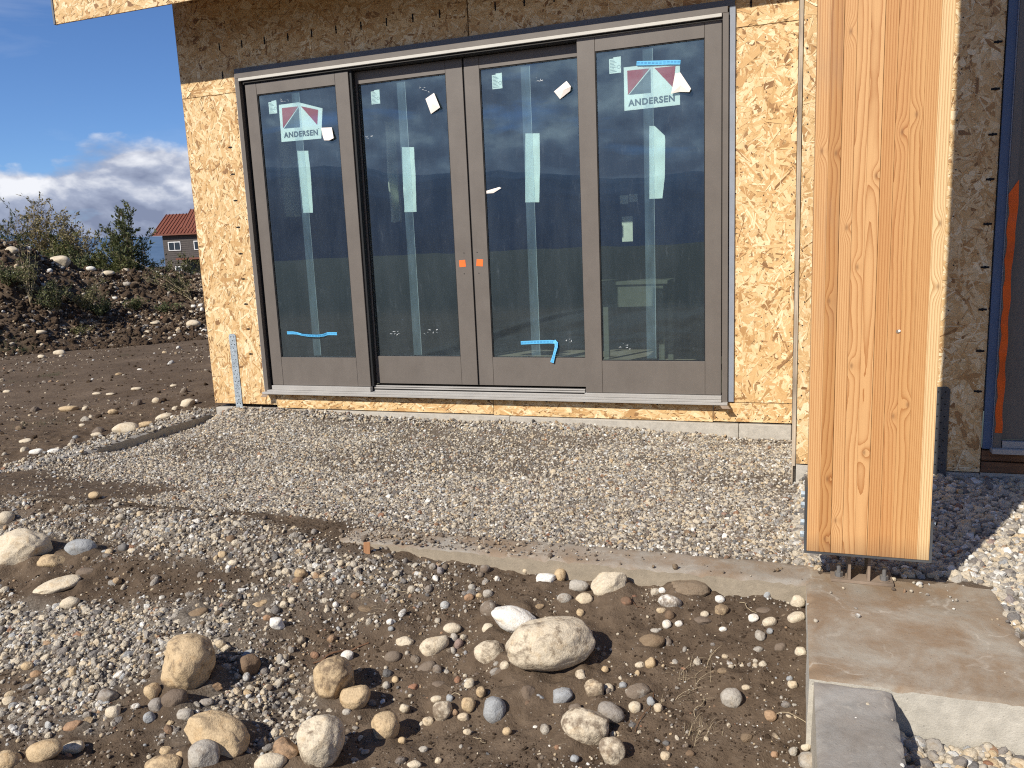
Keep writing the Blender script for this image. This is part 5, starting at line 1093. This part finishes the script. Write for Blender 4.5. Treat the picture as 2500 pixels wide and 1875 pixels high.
for (x, y, w, h, rot, c, d, an, lab) in FAR:
    q = list(ZM(x, y, w, h))
    while march(q[0], q[1])[1] > 22.3: q[1] += 3
    put_stone(*q, rot, c, d, an, lab, 'stones in the yard and on the spoil heap', bury=.28, sub=3 if w > 60 else 2)
# soil banked up round the stones that sit in it
def bank_soil():
    me = bpy.data.objects['ground'].data; n = len(me.vertices); co = np.zeros(n*3, dtype=np.float32); me.vertices.foreach_get('co', co); co = co.reshape(-1, 3)
    near = np.nonzero((co[:, 0] > -1.6) & (co[:, 0] < 4.0) & (co[:, 1] > -4.1) & (co[:, 1] < -2.3))[0]; sub_ = co[near]; add = np.zeros(len(near))
    nz = fbm(sub_[:, 0]*9, sub_[:, 1]*9, 3, 77)
    for (sx, sy, r, nm, lb) in placed:
        if sy > -2.3 or sx < -1.6 or r < .012: continue
        d = np.sqrt((sub_[:, 0]-sx)**2+(sub_[:, 1]-sy)**2); add = np.maximum(add, np.clip(r*.30, 0, .030)*np.exp(-((d-r*.85)/(r*.42+.006))**2)*np.clip(nz*2.6-.6, 0, 1.2))
    co[near, 2] += add.astype(np.float32); me.vertices.foreach_set('co', co.ravel()); me.update()
bank_soil()
# the short orange-brown block of wood standing in the gravel
P, t = march(896, 1349); g = MB().box(-.014, .014, -.012, .012, 0, .052, .002).build('wood_block', M['rustwood']); g.location = (P.x, P.y, P.z-.008); g.rotation_euler = (-.25, .05, .5); tag(g, 'short orange-brown block of wood stuck upright in the gravel', 'wood block')

# ---- gravel and pebbles by the ten thousand: point clouds, one stone mesh instanced on each point
src = bpy.data.collections.new('gravel_sources'); 
for i in range(8): o = bpy.data.objects.new('crushed_stone', rock_mesh('crushed_stone', 300+i, 2, .85, M['stone_i'], .05)); src.objects.link(o)
srcr = bpy.data.collections.new('pebble_sources')
for i in range(8): o = bpy.data.objects.new('pebble', rock_mesh('pebble', 400+i, 2, .35, M['stone_i'], .07)); srcr.objects.link(o)
clod_m = NT('soil_clod'); cn_ = clod_m.noise(clod_m.coord(), 3, 5, .7); MC = clod_m.fin(clod_m.ramp(cn_, [(.3, (.080, .052, .033)), (.7, (.175, .122, .082))]), .95, clod_m.bump(cn_, .8, .2), spec=.1)
srcc = bpy.data.collections.new('clod_sources')
for i in range(5): o = bpy.data.objects.new('clod', rock_mesh('clod', 500+i, 2, .5, MC, .22)); srcc.objects.link(o)
def gn_tree(coll):
    ng = bpy.data.node_groups.new('scatter_'+coll.name, 'GeometryNodeTree'); ng.interface.new_socket('Geometry', in_out='INPUT', socket_type='NodeSocketGeometry'); ng.interface.new_socket('Geometry', in_out='OUTPUT', socket_type='NodeSocketGeometry')
    n = ng.nodes; l = ng.links; gi = n.new('NodeGroupInput'); go = n.new('NodeGroupOutput'); ci = n.new('GeometryNodeCollectionInfo'); ci.inputs[0].default_value = coll; ci.inputs['Separate Children'].default_value = True; ci.inputs['Reset Children'].default_value = True
    ip = n.new('GeometryNodeInstanceOnPoints'); ip.inputs['Pick Instance'].default_value = True
    def at(nm, ty):
        a = n.new('GeometryNodeInputNamedAttribute'); a.data_type = ty; a.inputs[0].default_value = nm; return a.outputs[0]
    l.new(gi.outputs[0], ip.inputs['Points']); l.new(ci.outputs[0], ip.inputs['Instance']); l.new(at('pick', 'INT'), ip.inputs['Instance Index']); l.new(at('rot', 'FLOAT_VECTOR'), ip.inputs['Rotation']); l.new(at('scl', 'FLOAT_VECTOR'), ip.inputs['Scale']); l.new(ip.outputs[0], go.inputs[0]); return ng
TREES = {}
def scatter(name, x, y, size, coll, tone, dirt, label, cat=None, zoff=.0, flat=(.58, .92), tilt=.5, z=None):
    N = len(x); g = (any_h(x, y) if z is None else z); rot = np.stack([rng.normal(0, tilt, N), rng.normal(0, tilt, N), rng.uniform(0, 6.283, N)], -1)
    sc = np.stack([size*.5*rng.uniform(.85, 1.2, N), size*.5*rng.uniform(.62, .95, N), size*.5*rng.uniform(*flat, N)], -1)
    co = np.stack([x, y, g+sc[:, 2]*zoff], -1)
    me = bpy.data.meshes.new(name); me.vertices.add(N); me.vertices.foreach_set('co', co.astype(np.float32).ravel())
    for nm, ty, val in (('rot', 'FLOAT_VECTOR', rot), ('scl', 'FLOAT_VECTOR', sc)):
        a = me.attributes.new(nm, ty, 'POINT'); a.data.foreach_set('vector', val.astype(np.float32).ravel())
    for nm, val in (('tone', tone), ('dirt', dirt)):
        a = me.attributes.new(nm, 'FLOAT', 'POINT'); a.data.foreach_set('value', np.asarray(val, dtype=np.float32))
    a = me.attributes.new('pick', 'INT', 'POINT'); a.data.foreach_set('value', rng.integers(0, 8 if coll is not srcc else 5, N).astype(np.int32))
    o = bpy.data.objects.new(name, me); col.objects.link(o); md = o.modifiers.new('scatter', 'NODES')
    if coll.name not in TREES: TREES[coll.name] = gn_tree(coll)
    md.node_group = TREES[coll.name]; return tag(o, label, cat, kind='stuff')
def tones(N, kind='crushed'):
    t = rng.choice([.22, .36, .44, .52, .57, .66, .90, .97, .14, .79, .845], N, p=[.12, .15, .17, .19, .13, .05, .045, .11, .025, .006, .004] if kind == 'crushed' else [.09, .15, .19, .17, .13, .10, .035, .07, .02, .03, .015]); return np.clip(t+rng.normal(0, .03, N), 0, 1)
def avoid(x, y, k=.80):
    keep = np.ones(len(x), dtype=bool)
    for (sx, sy, r, nm, lb) in placed:
        keep &= ((x-sx)**2+(y-sy)**2) > (r*k)**2
    return keep
def cand(n, x0, x1, y0, y1): return rng.uniform(x0, x1, n), rng.uniform(y0, y1, n)
def pick(x, y, p): k = rng.random(len(x)) < p; return x[k], y[k]
# pad: dense crushed gravel
x, y = cand(100000, -.56, 4.0, -2.13, -.02); x, y = pick(x, y, gravel_mask(x, y)**1.2); sz = np.clip(rng.lognormal(math.log(.0128), .36, len(x)), .006, .036)
scatter('gravel_bed', x, y, sz, src, tones(len(x)), rng.uniform(.05, .58, len(x)), 'bed of crushed grey gravel between the house and the kerb', 'gravel', .12)
x, y = cand(14000, 3.96, 5.6, -2.30, -.98); k = gravel_mask(x, y) > .5; x, y = x[k], y[k]; x2, y2 = cand(9000, 4.60, 5.6, -4.0, -2.1); x, y = np.concatenate([x, x2]), np.concatenate([y, y2]); sz = np.clip(rng.lognormal(math.log(.022), .33, len(x)), .009, .05)
scatter('gravel_patch', x, y, sz, src, tones(len(x)), rng.uniform(0, .25, len(x)), 'coarse grey gravel right of the post, partly in its shadow', 'gravel', .15)
x, y = cand(7500, 4.20, 5.2, -4.3, -2.99); sz = np.clip(rng.lognormal(math.log(.025), .34, len(x)), .010, .055)
scatter('pebble_fill', x, y, sz, srcr, tones(len(x), 'p'), rng.uniform(0, .15, len(x)), 'clean rounded multicoloured pebbles in the pit below the footing', 'pebbles', .2)
# gravel spilled over the dirt at the lower left
x, y = cand(85000, -1.3, 2.9, -4.1, -2.12); x, y = pick(x, y, gravel_mask(x, y)**1.3*.85); k = avoid(x, y); x, y = x[k], y[k]; sz = np.clip(rng.lognormal(math.log(.0128), .45, len(x)), .005, .042)
scatter('spilled_gravel', x, y, sz, src, tones(len(x)), rng.uniform(0, .5, len(x)), 'grey gravel spilled in streaks over the dirt at the lower left', 'gravel', .1)
# pebbles pressed into the dirt everywhere in front
x, y = cand(34000, -1.2, 4.0, -4.1, -2.28); cl = fbm(x*3.5, y*3.5, 3, 111); x, y = pick(x, y, np.clip(.18+2.8*(cl-.40), .07+.30*sst(2.9, 2.2, x), 1)*(1-.45*sst(3.4, 3.8, x)*sst(-2.6, -2.9, y))); k = avoid(x, y) & ~((x > 3.985) & (y < -2.1)); x, y = x[k], y[k]
u = rng.random(len(x)); sz = np.clip(.0052*(1-u)**(-.45), .0052, .040)
scatter('dirt_pebbles', x, y, sz, srcr, tones(len(x), 'p'), rng.uniform(.05, .70, len(x)), 'small mixed pebbles pressed into the brown dirt in front', 'pebbles', .15)
x, y = cand(36000, -1.2, 4.0, -4.1, -2.12); k = (~((x > 3.985) & (y < -2.1))) & ~((y > -2.33) & (x > 2.0)); x, y = x[k], y[k]; sz = np.clip(rng.lognormal(math.log(.0065), .45, len(x)), .003, .028)
scatter('soil_crumbs', x, y, sz, srcc, np.zeros(len(x)), np.zeros(len(x)), 'loose crumbs of brown soil', 'soil', -.25, (.5, .8))
# dribbles of grit and soil on the kerb, footing and wall top
x, y = cand(2600, 1.9, 4.0, -2.30, -2.12); x, y = pick(x, y, np.clip(1.15-(x-1.9)/1.3, .03, 1)*.9); sz = np.clip(rng.lognormal(math.log(.007), .5, len(x)), .003, .026)
scatter('kerb_grit', x, y, sz, srcr, tones(len(x), 'p'), rng.uniform(.2, .8, len(x)), 'grit and small stones lying on the kerb', 'grit', .8, z=np.full(len(x), -.202))
x, y = cand(260, 4.02, 4.6, -2.97, -2.14); x, y = pick(x, y, np.clip(.06+sst(-2.55, -2.15, y)*.8*sst(4.2, 4.35, x), 0, 1)); x2, y2 = cand(34, 4.03, 4.21, -3.7, -3.0); x, y = np.concatenate([x, x2]), np.concatenate([y, y2]); zt = np.where(y < -2.985, -.214, -.2); sz = np.clip(rng.lognormal(math.log(.009), .5, len(x)), .004, .024)
scatter('footing_grit', x, y, sz, srcr, tones(len(x), 'p'), rng.uniform(0, .5, len(x)), 'few loose chips on the footing and wall top', 'grit', .8, z=zt)
x, y = cand(5200, -.5, 3.9, -.17, -.024); x, y = pick(x, y, (.30+.6*(fbm(x*3, y*0, 2, 5) > .5))*sst(3.7, 2.0, x)+.12); sz = np.clip(rng.lognormal(math.log(.014), .4, len(x)), .006, .03)
scatter('wall_foot_gravel', x, y, sz, src, tones(len(x)), rng.uniform(0, .5, len(x)), 'gravel banked against the foot of the wall', 'gravel', 1.2)
x, y = cand(2600, -.95, -.55, -2.6, .3); x, y = pick(x, y, .75); zk = np.where((x > -.735) & (x < -.565) & (y > -2.11) & (y < -.03), -.196, ground_h(x, y)); sz = np.clip(rng.lognormal(math.log(.016), .4, len(x)), .006, .05)
scatter('kerb_side_gravel', x, y, sz, src, tones(len(x)), rng.uniform(0, .5, len(x)), 'gravel spilled over and beside the left kerb', 'gravel', .6, z=zk)
# left yard and heap
x, y = cand(20000, -16, -.75, -3.2, 10.5); dd = np.sqrt((x-CAM.x)**2+(y-CAM.y)**2); cl = fbm(x*.8, y*.8+4, 3, 121); x, y = pick(x, y, np.clip((.12+2.2*(cl-.45)), .05, 1)); u = rng.random(len(x)); sz = np.clip(.014*(1-u)**(-.40), .014, .11)
scatter('yard_pebbles', x, y, sz, srcr, tones(len(x), 'p'), rng.uniform(.1, .8, len(x)), 'small stones sprinkled over the bare yard', 'pebbles', -.1)
nb = 22000; a_ = rng.uniform(15.7, 20.5, nb); b_ = rng.uniform(-3.8, 4.1, nb); mx_ = CAM.x+a_*ax_+b_*ay_; my_ = CAM.y+a_*ay_-b_*ax_; cl = fbm(mx_*1.1, my_*1.1, 3, 131); k = rng.random(nb) < np.clip(.24+3.0*(cl-.46)+.30*(b_ > 1.1), .05, 1); mx_, my_ = mx_[k], my_[k]; u = rng.random(len(mx_)); sz = np.clip(.022*(1-u)**(-.42), .022, .12)
scatter('heap_stones', mx_, my_, sz, srcr, np.clip(tones(len(mx_), 'p')+.03, 0, 1), rng.uniform(.0, .75, len(mx_)), 'countless pale stones in the spoil heap', 'stones', .1, (.55, .9))
nb = 17000; a_ = rng.uniform(15.6, 20.4, nb); b_ = rng.uniform(-3.8, 4.1, nb); mx_ = CAM.x+a_*ax_+b_*ay_; my_ = CAM.y+a_*ay_-b_*ax_; sz = np.clip(rng.lognormal(math.log(.042), .6, nb), .02, .18)
scatter('heap_clods', mx_, my_, sz, srcc, np.zeros(nb), np.zeros(nb), 'lumps of dark soil in the spoil heap', 'soil', .15, (.6, 1))
x, y = cand(6500, -15, -.75, -3.0, 10); sz = np.clip(rng.lognormal(math.log(.018), .6, len(x)), .008, .10)
scatter('yard_clods', x, y, sz, srcc, np.zeros(len(x)), np.zeros(len(x)), 'loose lumps of soil on the bare yard', 'soil', .1, (.5, .9))

# ------------------------------------------------------------------ plants
def bush(name, px, dist, width, height, kind, seed, label, cat='bush', nst=26, leaves=5200, lsz=.055, feather=False, lean=0.0, group=None, base_z=None):
    r = random.Random(seed); d = pix_ray(px, 700); dh = Vector((d.x, d.y, 0)).normalized(); B = Vector((CAM.x, CAM.y, 0))+dh*dist; B.z = (float(any_h(B.x, B.y)) if base_z is None else base_z)-.05
    root = empty(name, B, label, cat, group); st = MB(); lf = MB(); side = Vector((-dh.y, dh.x, 0))*-1
    tips = []
    for i in range(nst):
        a = r.uniform(0, 6.283); sp = (i/nst)**.6; out = Vector((math.cos(a), math.sin(a), 0))*width*.5*sp*r.uniform(.5, 1); H = height*r.uniform(.62, 1.0)*(1-.45*sp**2)
        p0 = B+out*.12; p = p0.copy(); pts = [p0]; n = 9
        bend = Vector((r.uniform(-1, 1), r.uniform(-1, 1), 0))*.06*width+side*lean
        for j in range(1, n+1):
            f = j/n; p = p0+Vector((out.x*f**1.3, out.y*f**1.3, H*f))+bend*f*f+Vector((r.gauss(0, 1), r.gauss(0, 1), 0))*.012*height*f; pts.append(p)
        st.tube(pts, [max(.0025, .013*height/2*(1-.85*j/n)) for j in range(n+1)], 4)
        for j in range(2, n+1):                    # side twigs
            for q in range(2 if not feather else 3):
                if r.random() < .8:
                    t0 = pts[j-1].lerp(pts[j], r.random()); L = height*r.uniform(.08, .22)*(1.1-j/n*.5); v = Vector((r.gauss(0, 1), r.gauss(0, 1), r.uniform(.5, 1.8))).normalized(); t1 = t0+v*L*.6; t2 = t1+(v+Vector((0, 0, .4 if kind != 'y' else -.3))).normalized()*L*.5
                    st.tube([t0, t1, t2], [.0045, .003, .0015], 3); tips.append((t0, t1, t2))
    for i in range(int(leaves*.78)):
        t0, t1, t2 = r.choice(tips); f = r.random()**.8; p = t0.lerp(t1, f*2) if f < .5 else t1.lerp(t2, f*2-1)
        p = p+Vector((r.gauss(0, 1), r.gauss(0, 1), r.gauss(0, 1)))*.022*(1.2 if kind == 'y' else 1); v = ((t2-t0).normalized()*.9+Vector((r.gauss(0, 1), r.gauss(0, 1), r.gauss(0, .7)))*.6).normalized(); L = lsz*r.uniform(.6, 1.4); w_ = v.cross(Vector((r.gauss(0, 1), r.gauss(0, 1), r.gauss(0, 1)))).normalized()*L*r.uniform(.13, .24)
        k = len(lf.v); lf.cur = r.random(); lf.v += [tuple(p), tuple(p+v*L*.5+w_), tuple(p+v*L), tuple(p+v*L*.5-w_)]; lf.face((k, k+1, k+2, k+3))
    st.build('stem', M['twig'], root); o = lf.build('foliage', M['leaf_'+kind], root, tone=True); return root
bush('willow_bush', 118, 22.4, 1.47, 2.59, 'y', 1, 'tall feathery ochre bush behind the crest of the heap, tallest of all', nst=44, leaves=9775, lsz=.070, base_z=.35)
bush('willow_bush', 185, 22.1, 1.53, 2.17, 'y', 2, 'lower ochre bush right of the tallest feathery one', nst=40, leaves=10350, lsz=.070, base_z=.35)
bush('willow_bush', 150, 21.6, 1.65, 1.59, 'o', 3, 'olive bush in front of the tall ochre ones', nst=34, leaves=8000, lsz=.07, base_z=.35)
bush('green_shrub', 72, 21.8, 1.06, 2.29, 'g', 4, 'open green shrub with slanting shoots at the far left', nst=15, leaves=3000, lsz=.07, lean=-.35, base_z=.40)
bush('green_shrub', 325, 21.4, 1.47, 2.47, 'g', 5, 'upright green shrub with pointed shoots left of the far house', nst=26, leaves=8000, lsz=.085, base_z=.25)
bush('green_shrub', 258, 21.2, 1.53, 1.35, 'o', 6, 'low olive shrub filling the gap between ochre and green bushes', nst=30, leaves=6500, lsz=.070, base_z=.35)
bush('green_shrub', 205, 20.8, 1.53, 1.12, 'g', 7, 'low green shrub at the foot of the ochre bushes', nst=26, leaves=5200, lsz=.07, base_z=.4)
bush('willow_bush', 18, 23.4, 1.41, 1.35, 'y', 8, 'pale dry bush low at the left edge behind the crest', nst=22, leaves=3000, base_z=.4)
bush('green_shrub', 372, 21.4, 1.06, 1.23, 'o', 9, 'small olive shrub in front of the corner of the far house', nst=14, leaves=2400, base_z=.3)
bush('green_shrub', 452, 22.4, 1.76, 1.18, 'o', 10, 'dusty green shrub in front of the far house wall', nst=20, leaves=3600, base_z=.2)
bush('green_shrub', 110, 20.7, 1.29, 0.88, 'g', 12, 'dark green shrub just behind the big tan boulder', nst=20, leaves=3400, lsz=.07, base_z=.6)
bush('green_shrub', 300, 20.7, 1.76, 0.82, 'o', 13, 'low bushy growth on the crest in the middle', nst=24, leaves=4200, lsz=.07, base_z=.55)
def weed(px, py, width, height, kind, seed, label, nst=9, leaves=700, lsz=.035, lean=0.0):
    P, t = march(px, py); r = random.Random(seed); root = empty('weed', P, label, 'weed', 'weeds growing on the spoil heap and yard'); st = MB(); lf = MB()
    side = Vector((math.cos(YAW), math.sin(YAW), 0)); segs = []
    for i in range(nst):
        a = r.uniform(0, 6.283); out = Vector((math.cos(a), math.sin(a), 0))*width*.5*r.uniform(.2, 1)+side*lean*r.uniform(.6, 1.2); H = height*r.uniform(.5, 1); pts = [P+Vector((out.x*f**1.4, out.y*f**1.4, H*f-.02)) for f in (0, .2, .4, .6, .8, 1)]
        st.tube(pts, [.006, .005, .004, .003, .002, .001], 3); segs += list(zip(pts[1:-1], pts[2:]))
        for q in range(5):
            s0 = pts[r.randint(2, 5)]; s1 = s0+Vector((r.gauss(0, 1), r.gauss(0, 1), abs(r.gauss(0, 1))+.3)).normalized()*height*r.uniform(.1, .22); st.tube([s0, s1], [.003, .001], 3); segs.append((s0, s1)); segs.append((s0, s1))
    for i in range(int(leaves*.6)):
        a, b = r.choice(segs); p = a.lerp(b, r.random())+Vector((r.gauss(0, 1), r.gauss(0, 1), r.gauss(0, 1)))*.02; v = Vector((r.gauss(0, 1), r.gauss(0, 1), r.gauss(.4, .8))).normalized(); L = lsz*r.uniform(.6, 1.5); w_ = v.cross(Vector((r.gauss(0, 1), r.gauss(0, 1), r.gauss(0, 1)))).normalized()*L*.2; k = len(lf.v); lf.cur = r.random()
        lf.v += [tuple(p), tuple(p+v*L*.5+w_), tuple(p+v*L), tuple(p+v*L*.5-w_)]; lf.face((k, k+1, k+2, k+3))
    st.build('stem', M['straw'], root); lf.build('foliage', M['weed_l' if kind == 'o' else 'leaf_'+kind], root, tone=True); return root
weed(75, 745, .5, 1.15, 'o', 21, 'spindly pale-stemmed weed high on the left of the heap', 7, 900, .05)
weed(140, 765, .9, .55, 'g', 22, 'grey-green weed clump in the middle left of the heap', 16, 1600, .05)
weed(205, 760, 1.1, .62, 'o', 23, 'yellow-green feathery weed low in the centre of the heap', 20, 2800, .04)
weed(245, 775, .8, .36, 'g', 24, 'dark green weed clump right of the yellow-green one', 14, 1500, .05)
weed(470, 735, .6, .95, 'o', 25, 'weed leaning left at the right end of the heap', 10, 1800, .045, lean=-.85)
weed(330, 755, .7, .22, 'g', 26, 'low green weed patch right of centre on the heap', 14, 900, .05)
weed(405, 762, .7, .20, 'g', 27, 'low green weed patch near the house corner', 12, 700, .05)
weed(20, 700, .9, .45, 'g', 28, 'dark green weeds at the left edge of the heap', 18, 1700, .05)
weed(195, 818, .6, .18, 'o', 29, 'sprawling weed at the foot of the heap', 12, 600, .045)
weed(60, 690, .6, .3, 'g', 30, 'green weed below the pale boulder at the left crest', 12, 800, .05)
def grass_tuft(px, py, w, h, n, mat, label, name='grass_tuft', grp=None, flat=.35):
    P, t = march(px, py); mb = MB(); r = random.Random(int(px+py))
    for i in range(n):
        b = Vector((r.gauss(0, w*.3), r.gauss(0, w*.3), 0)); b.z = float(any_h(P.x+b.x, P.y+b.y))-P.z-.003; a = r.uniform(0, 6.283); l = h*r.uniform(.5, 1.2); o1 = Vector((math.cos(a), math.sin(a), 0)); wd = Vector((-math.sin(a), math.cos(a), 0))*h*.012+Vector((0, 0, h*.006)); k = len(mb.v); mb.cur = r.random(); m_ = 3
        for j in range(m_+1):
            f = j/m_; c = b+o1*l*flat*f**1.5+Vector((0, 0, l*(f-.35*f*f))); mb.v += [tuple(c-wd*(1-f*.8)), tuple(c+wd*(1-f*.8))]
        for j in range(m_): mb.face((k+2*j, k+2*j+1, k+2*j+3, k+2*j+2))
    o = mb.build(name, mat, None, tone=True); o.location = P; return tag(o, label, 'grass', grp, 'stuff')
grass_tuft(20, 862, .9, .14, 420, M['grass'], 'wide patch of green grass at the left edge of the yard')
grass_tuft(125, 918, .35, .07, 120, M['grass'], 'small green tuft in the upper yard'); grass_tuft(105, 1036, .34, .06, 120, M['grass'], 'green tuft alone in the lower yard'); grass_tuft(328, 830, .35, .07, 110, M['grass'], 'green tuft at the foot of the heap, right of centre')
grass_tuft(20, 935, .3, .05, 60, M['grass'], 'faint green tuft near the left edge'); grass_tuft(312, 868, .3, .06, 60, M['grass'], 'thin green tuft in the middle of the upper yard')
grass_tuft(1680, 1665, .16, .055, 70, M['straw'], 'dry root tuft in bare dirt right of the largest boulder', 'dry_tuft', flat=1.0)
grass_tuft(1700, 1795, .09, .05, 80, M['straw'], 'bristly dry grass tuft near the bottom edge', 'dry_tuft', flat=.5)
grass_tuft(905, 1465, .20, .05, 60, M['straw'], 'thin dry straw tangle on the gravel spill', 'dry_tuft', flat=1.4)
grass_tuft(1360, 1820, .08, .04, 24, M['straw'], 'few dry roots left of the speckled boulder', 'dry_tuft', flat=1.2)
def straw(p, q, lift, label, r_=.0011, mat=None, name='dry_straw'):
    A, _ = march(*p); B, _ = march(*q); pts = []
    for i in range(9):
        f = i/8; c = A.lerp(B, f)+Vector((.012*math.sin(f*5+p[0]), .012*math.cos(f*4), 0)); c.z = float(any_h(c.x, c.y))+.004+lift*math.sin(f*math.pi); pts.append(c)
    tag(MB().tube(pts, r_, 5).build(name, mat or M['straw']), label, 'straw' if name == 'dry_straw' else 'twig')
straw((755, 1628), (905, 1572), .006, 'thin reddish twig lying behind the granite boulder', .0032, M['plank'], 'twig')
straw((1150, 1812), (1196, 1815), .01, 'curved pale straw in the bottom middle'); straw((1798, 1476), (1850, 1498), .004, 'long pale straw near the kerb corner'); straw((1895, 1768), (1990, 1778), .03, 'arched straw beside the concrete wall')
straw((855, 1432), (880, 1408), .012, 'pale straw sticking out of the gravel spill'); straw((938, 1441), (1000, 1446), .006, 'short pale straw on the gravel spill'); straw((1535, 1458), (1570, 1488), .006, 'dark thin straw below the soil heap', .001, M['plank'])
straw((1105, 1708), (1130, 1694), .006, 'white splinter among the pebbles'); straw((1700, 1760), (1712, 1700), .01, 'thin straw between two dry tufts'); straw((1590, 1700), (1560, 1790), .004, 'dark root line in the dirt', .0012, M['plank'])

# ------------------------------------------------------------------ the far house
def far_house():
    D = 104.0; d = pix_ray(376, 573); dh = Vector((d.x, d.y, 0)); s = D/dh.length; E = CAM+d*s      # left end of the eave
    d2 = pix_ray(520, 568); n_ = Vector((d2.x, d2.y, 0)); right = Vector((math.cos(.30), math.sin(.30), 0))       # along the front
    back = Vector((-right.y, right.x, 0)); ze = E.z; gz = -.6; root = empty('timber_cottage', (E.x, E.y, gz), 'distant dark wooden house with a rust red metal roof', 'house')
    Wd, Dp = 13.0, 8.5
    def P(a, b, z_): q = E+right*a+back*b; return (q.x, q.y, z_)
    def quadbox(a0, a1, b0, b1, z0, z1, name, mat, parent, smooth=False):
        mb = MB(); mb.v = [P(a0, b0, z0), P(a1, b0, z0), P(a1, b1, z0), P(a0, b1, z0), P(a0, b0, z1), P(a1, b0, z1), P(a1, b1, z1), P(a0, b1, z1)]
        for f in ((0, 3, 2, 1), (4, 5, 6, 7), (0, 1, 5, 4), (1, 2, 6, 5), (2, 3, 7, 6), (3, 0, 4, 7)): mb.face(f)
        bpy.context.view_layer.update(); return mb.build(name, mat, parent)
    wall = quadbox(.75, Wd, .5, Dp, gz, ze-.05, 'wall', M['siding'], root)
    for i in range(24):
        zz = gz+.1+i*.235
        if zz < ze-.3: q = quadbox(.73, Wd, .455, .499, zz, zz+.20, 'siding_board', M['siding'], wall)
    rise = 2.5; rb = 4.2
    def roof(a0, a1, rise, zoff, b0=0.0):
        mb = MB(); z0 = ze+zoff; v = [P(a0, b0, z0), P(a1, b0, z0), P(a1, rb, z0+rise), P(a0+.05, rb, z0+rise), P(a0+.05, 2*rb-b0, z0), P(a1, 2*rb-b0, z0)]; mb.v = v+[(x, y, z_-.16) for x, y, z_ in v]
        for f in ((0, 1, 2, 3), (3, 2, 5, 4), (6, 9, 8, 7), (9, 10, 11, 8), (0, 6, 7, 1), (0, 3, 9, 6), (3, 4, 10, 9), (1, 7, 8, 2), (2, 8, 11, 5), (4, 5, 11, 10)): mb.face(f)
        bpy.context.view_layer.update(); r_ = mb.build('roof', M['roof'], root); ribs = MB(); n = int((a1-a0)/.42)
        for i in range(n+1):
            a = a0+i*.42; p0 = Vector(P(a, b0, z0)); p1 = Vector(P(a, rb, z0+rise)); ribs.cyl(p0+Vector((0, 0, .04)), p1+Vector((0, 0, .04)), .055, 4)
        q = ribs.build('roof_rib', M['roof'], r_); q['kind'] = 'stuff'; return r_
    roof(-.2, Wd+.5, rise, 0); roof(2.9, Wd+.6, rise*.95, .62, .9)
    gb = MB(); gb.v = [P(.75, .5, ze-.1), P(.75, 2*rb-.5, ze-.1), P(.75, rb, ze+rise-.5), P(.95, .5, ze-.1), P(.95, 2*rb-.5, ze-.1), P(.95, rb, ze+rise-.5)]
    for f in ((0, 1, 2), (3, 5, 4), (0, 3, 4, 1), (1, 4, 5, 2), (2, 5, 3, 0)): gb.face(f)
    gb.build('gable', M['siding'], root)
    def window(a, z_, w_, h_, mull=1):
        bpy.context.view_layer.update(); f = quadbox(a, a+w_, .40, .452, z_, z_+h_, 'window', M['wtrim'], root); n = mull+1; cw = (w_-.1*(n+1))/n
        for i in range(n): quadbox(a+.1+i*(cw+.1), a+.1+i*(cw+.1)+cw, .37, .398, z_+.1, z_+h_-.1, 'pane', M['wglass'], f)
    window(1.35, ze-1.95, 1.5, 1.05); window(4.45, ze-1.95, 1.5, 1.05); window(1.9, ze-4.9, .75, 1.1, 0); window(6.3, ze-4.8, .6, 1.4, 0)
    dr = quadbox(3.2, 4.3, .42, .452, ze-5.6, ze-3.35, 'door', M['wglass'], root); bpy.context.view_layer.update(); quadbox(3.2, 3.52, .38, .418, ze-5.3, ze-3.6, 'door_trim', M['wtrim'], dr)
    quadbox(2.7, 6.0, -.9, .45, ze-3.05, ze-2.85, 'porch_roof', M['roof'], root)
    for a in (4.2, 7.0): quadbox(a, a+.14, 2.6, 2.74, ze+2.0, ze+2.75, 'roof_vent', M['wtrim'], root)
far_house()
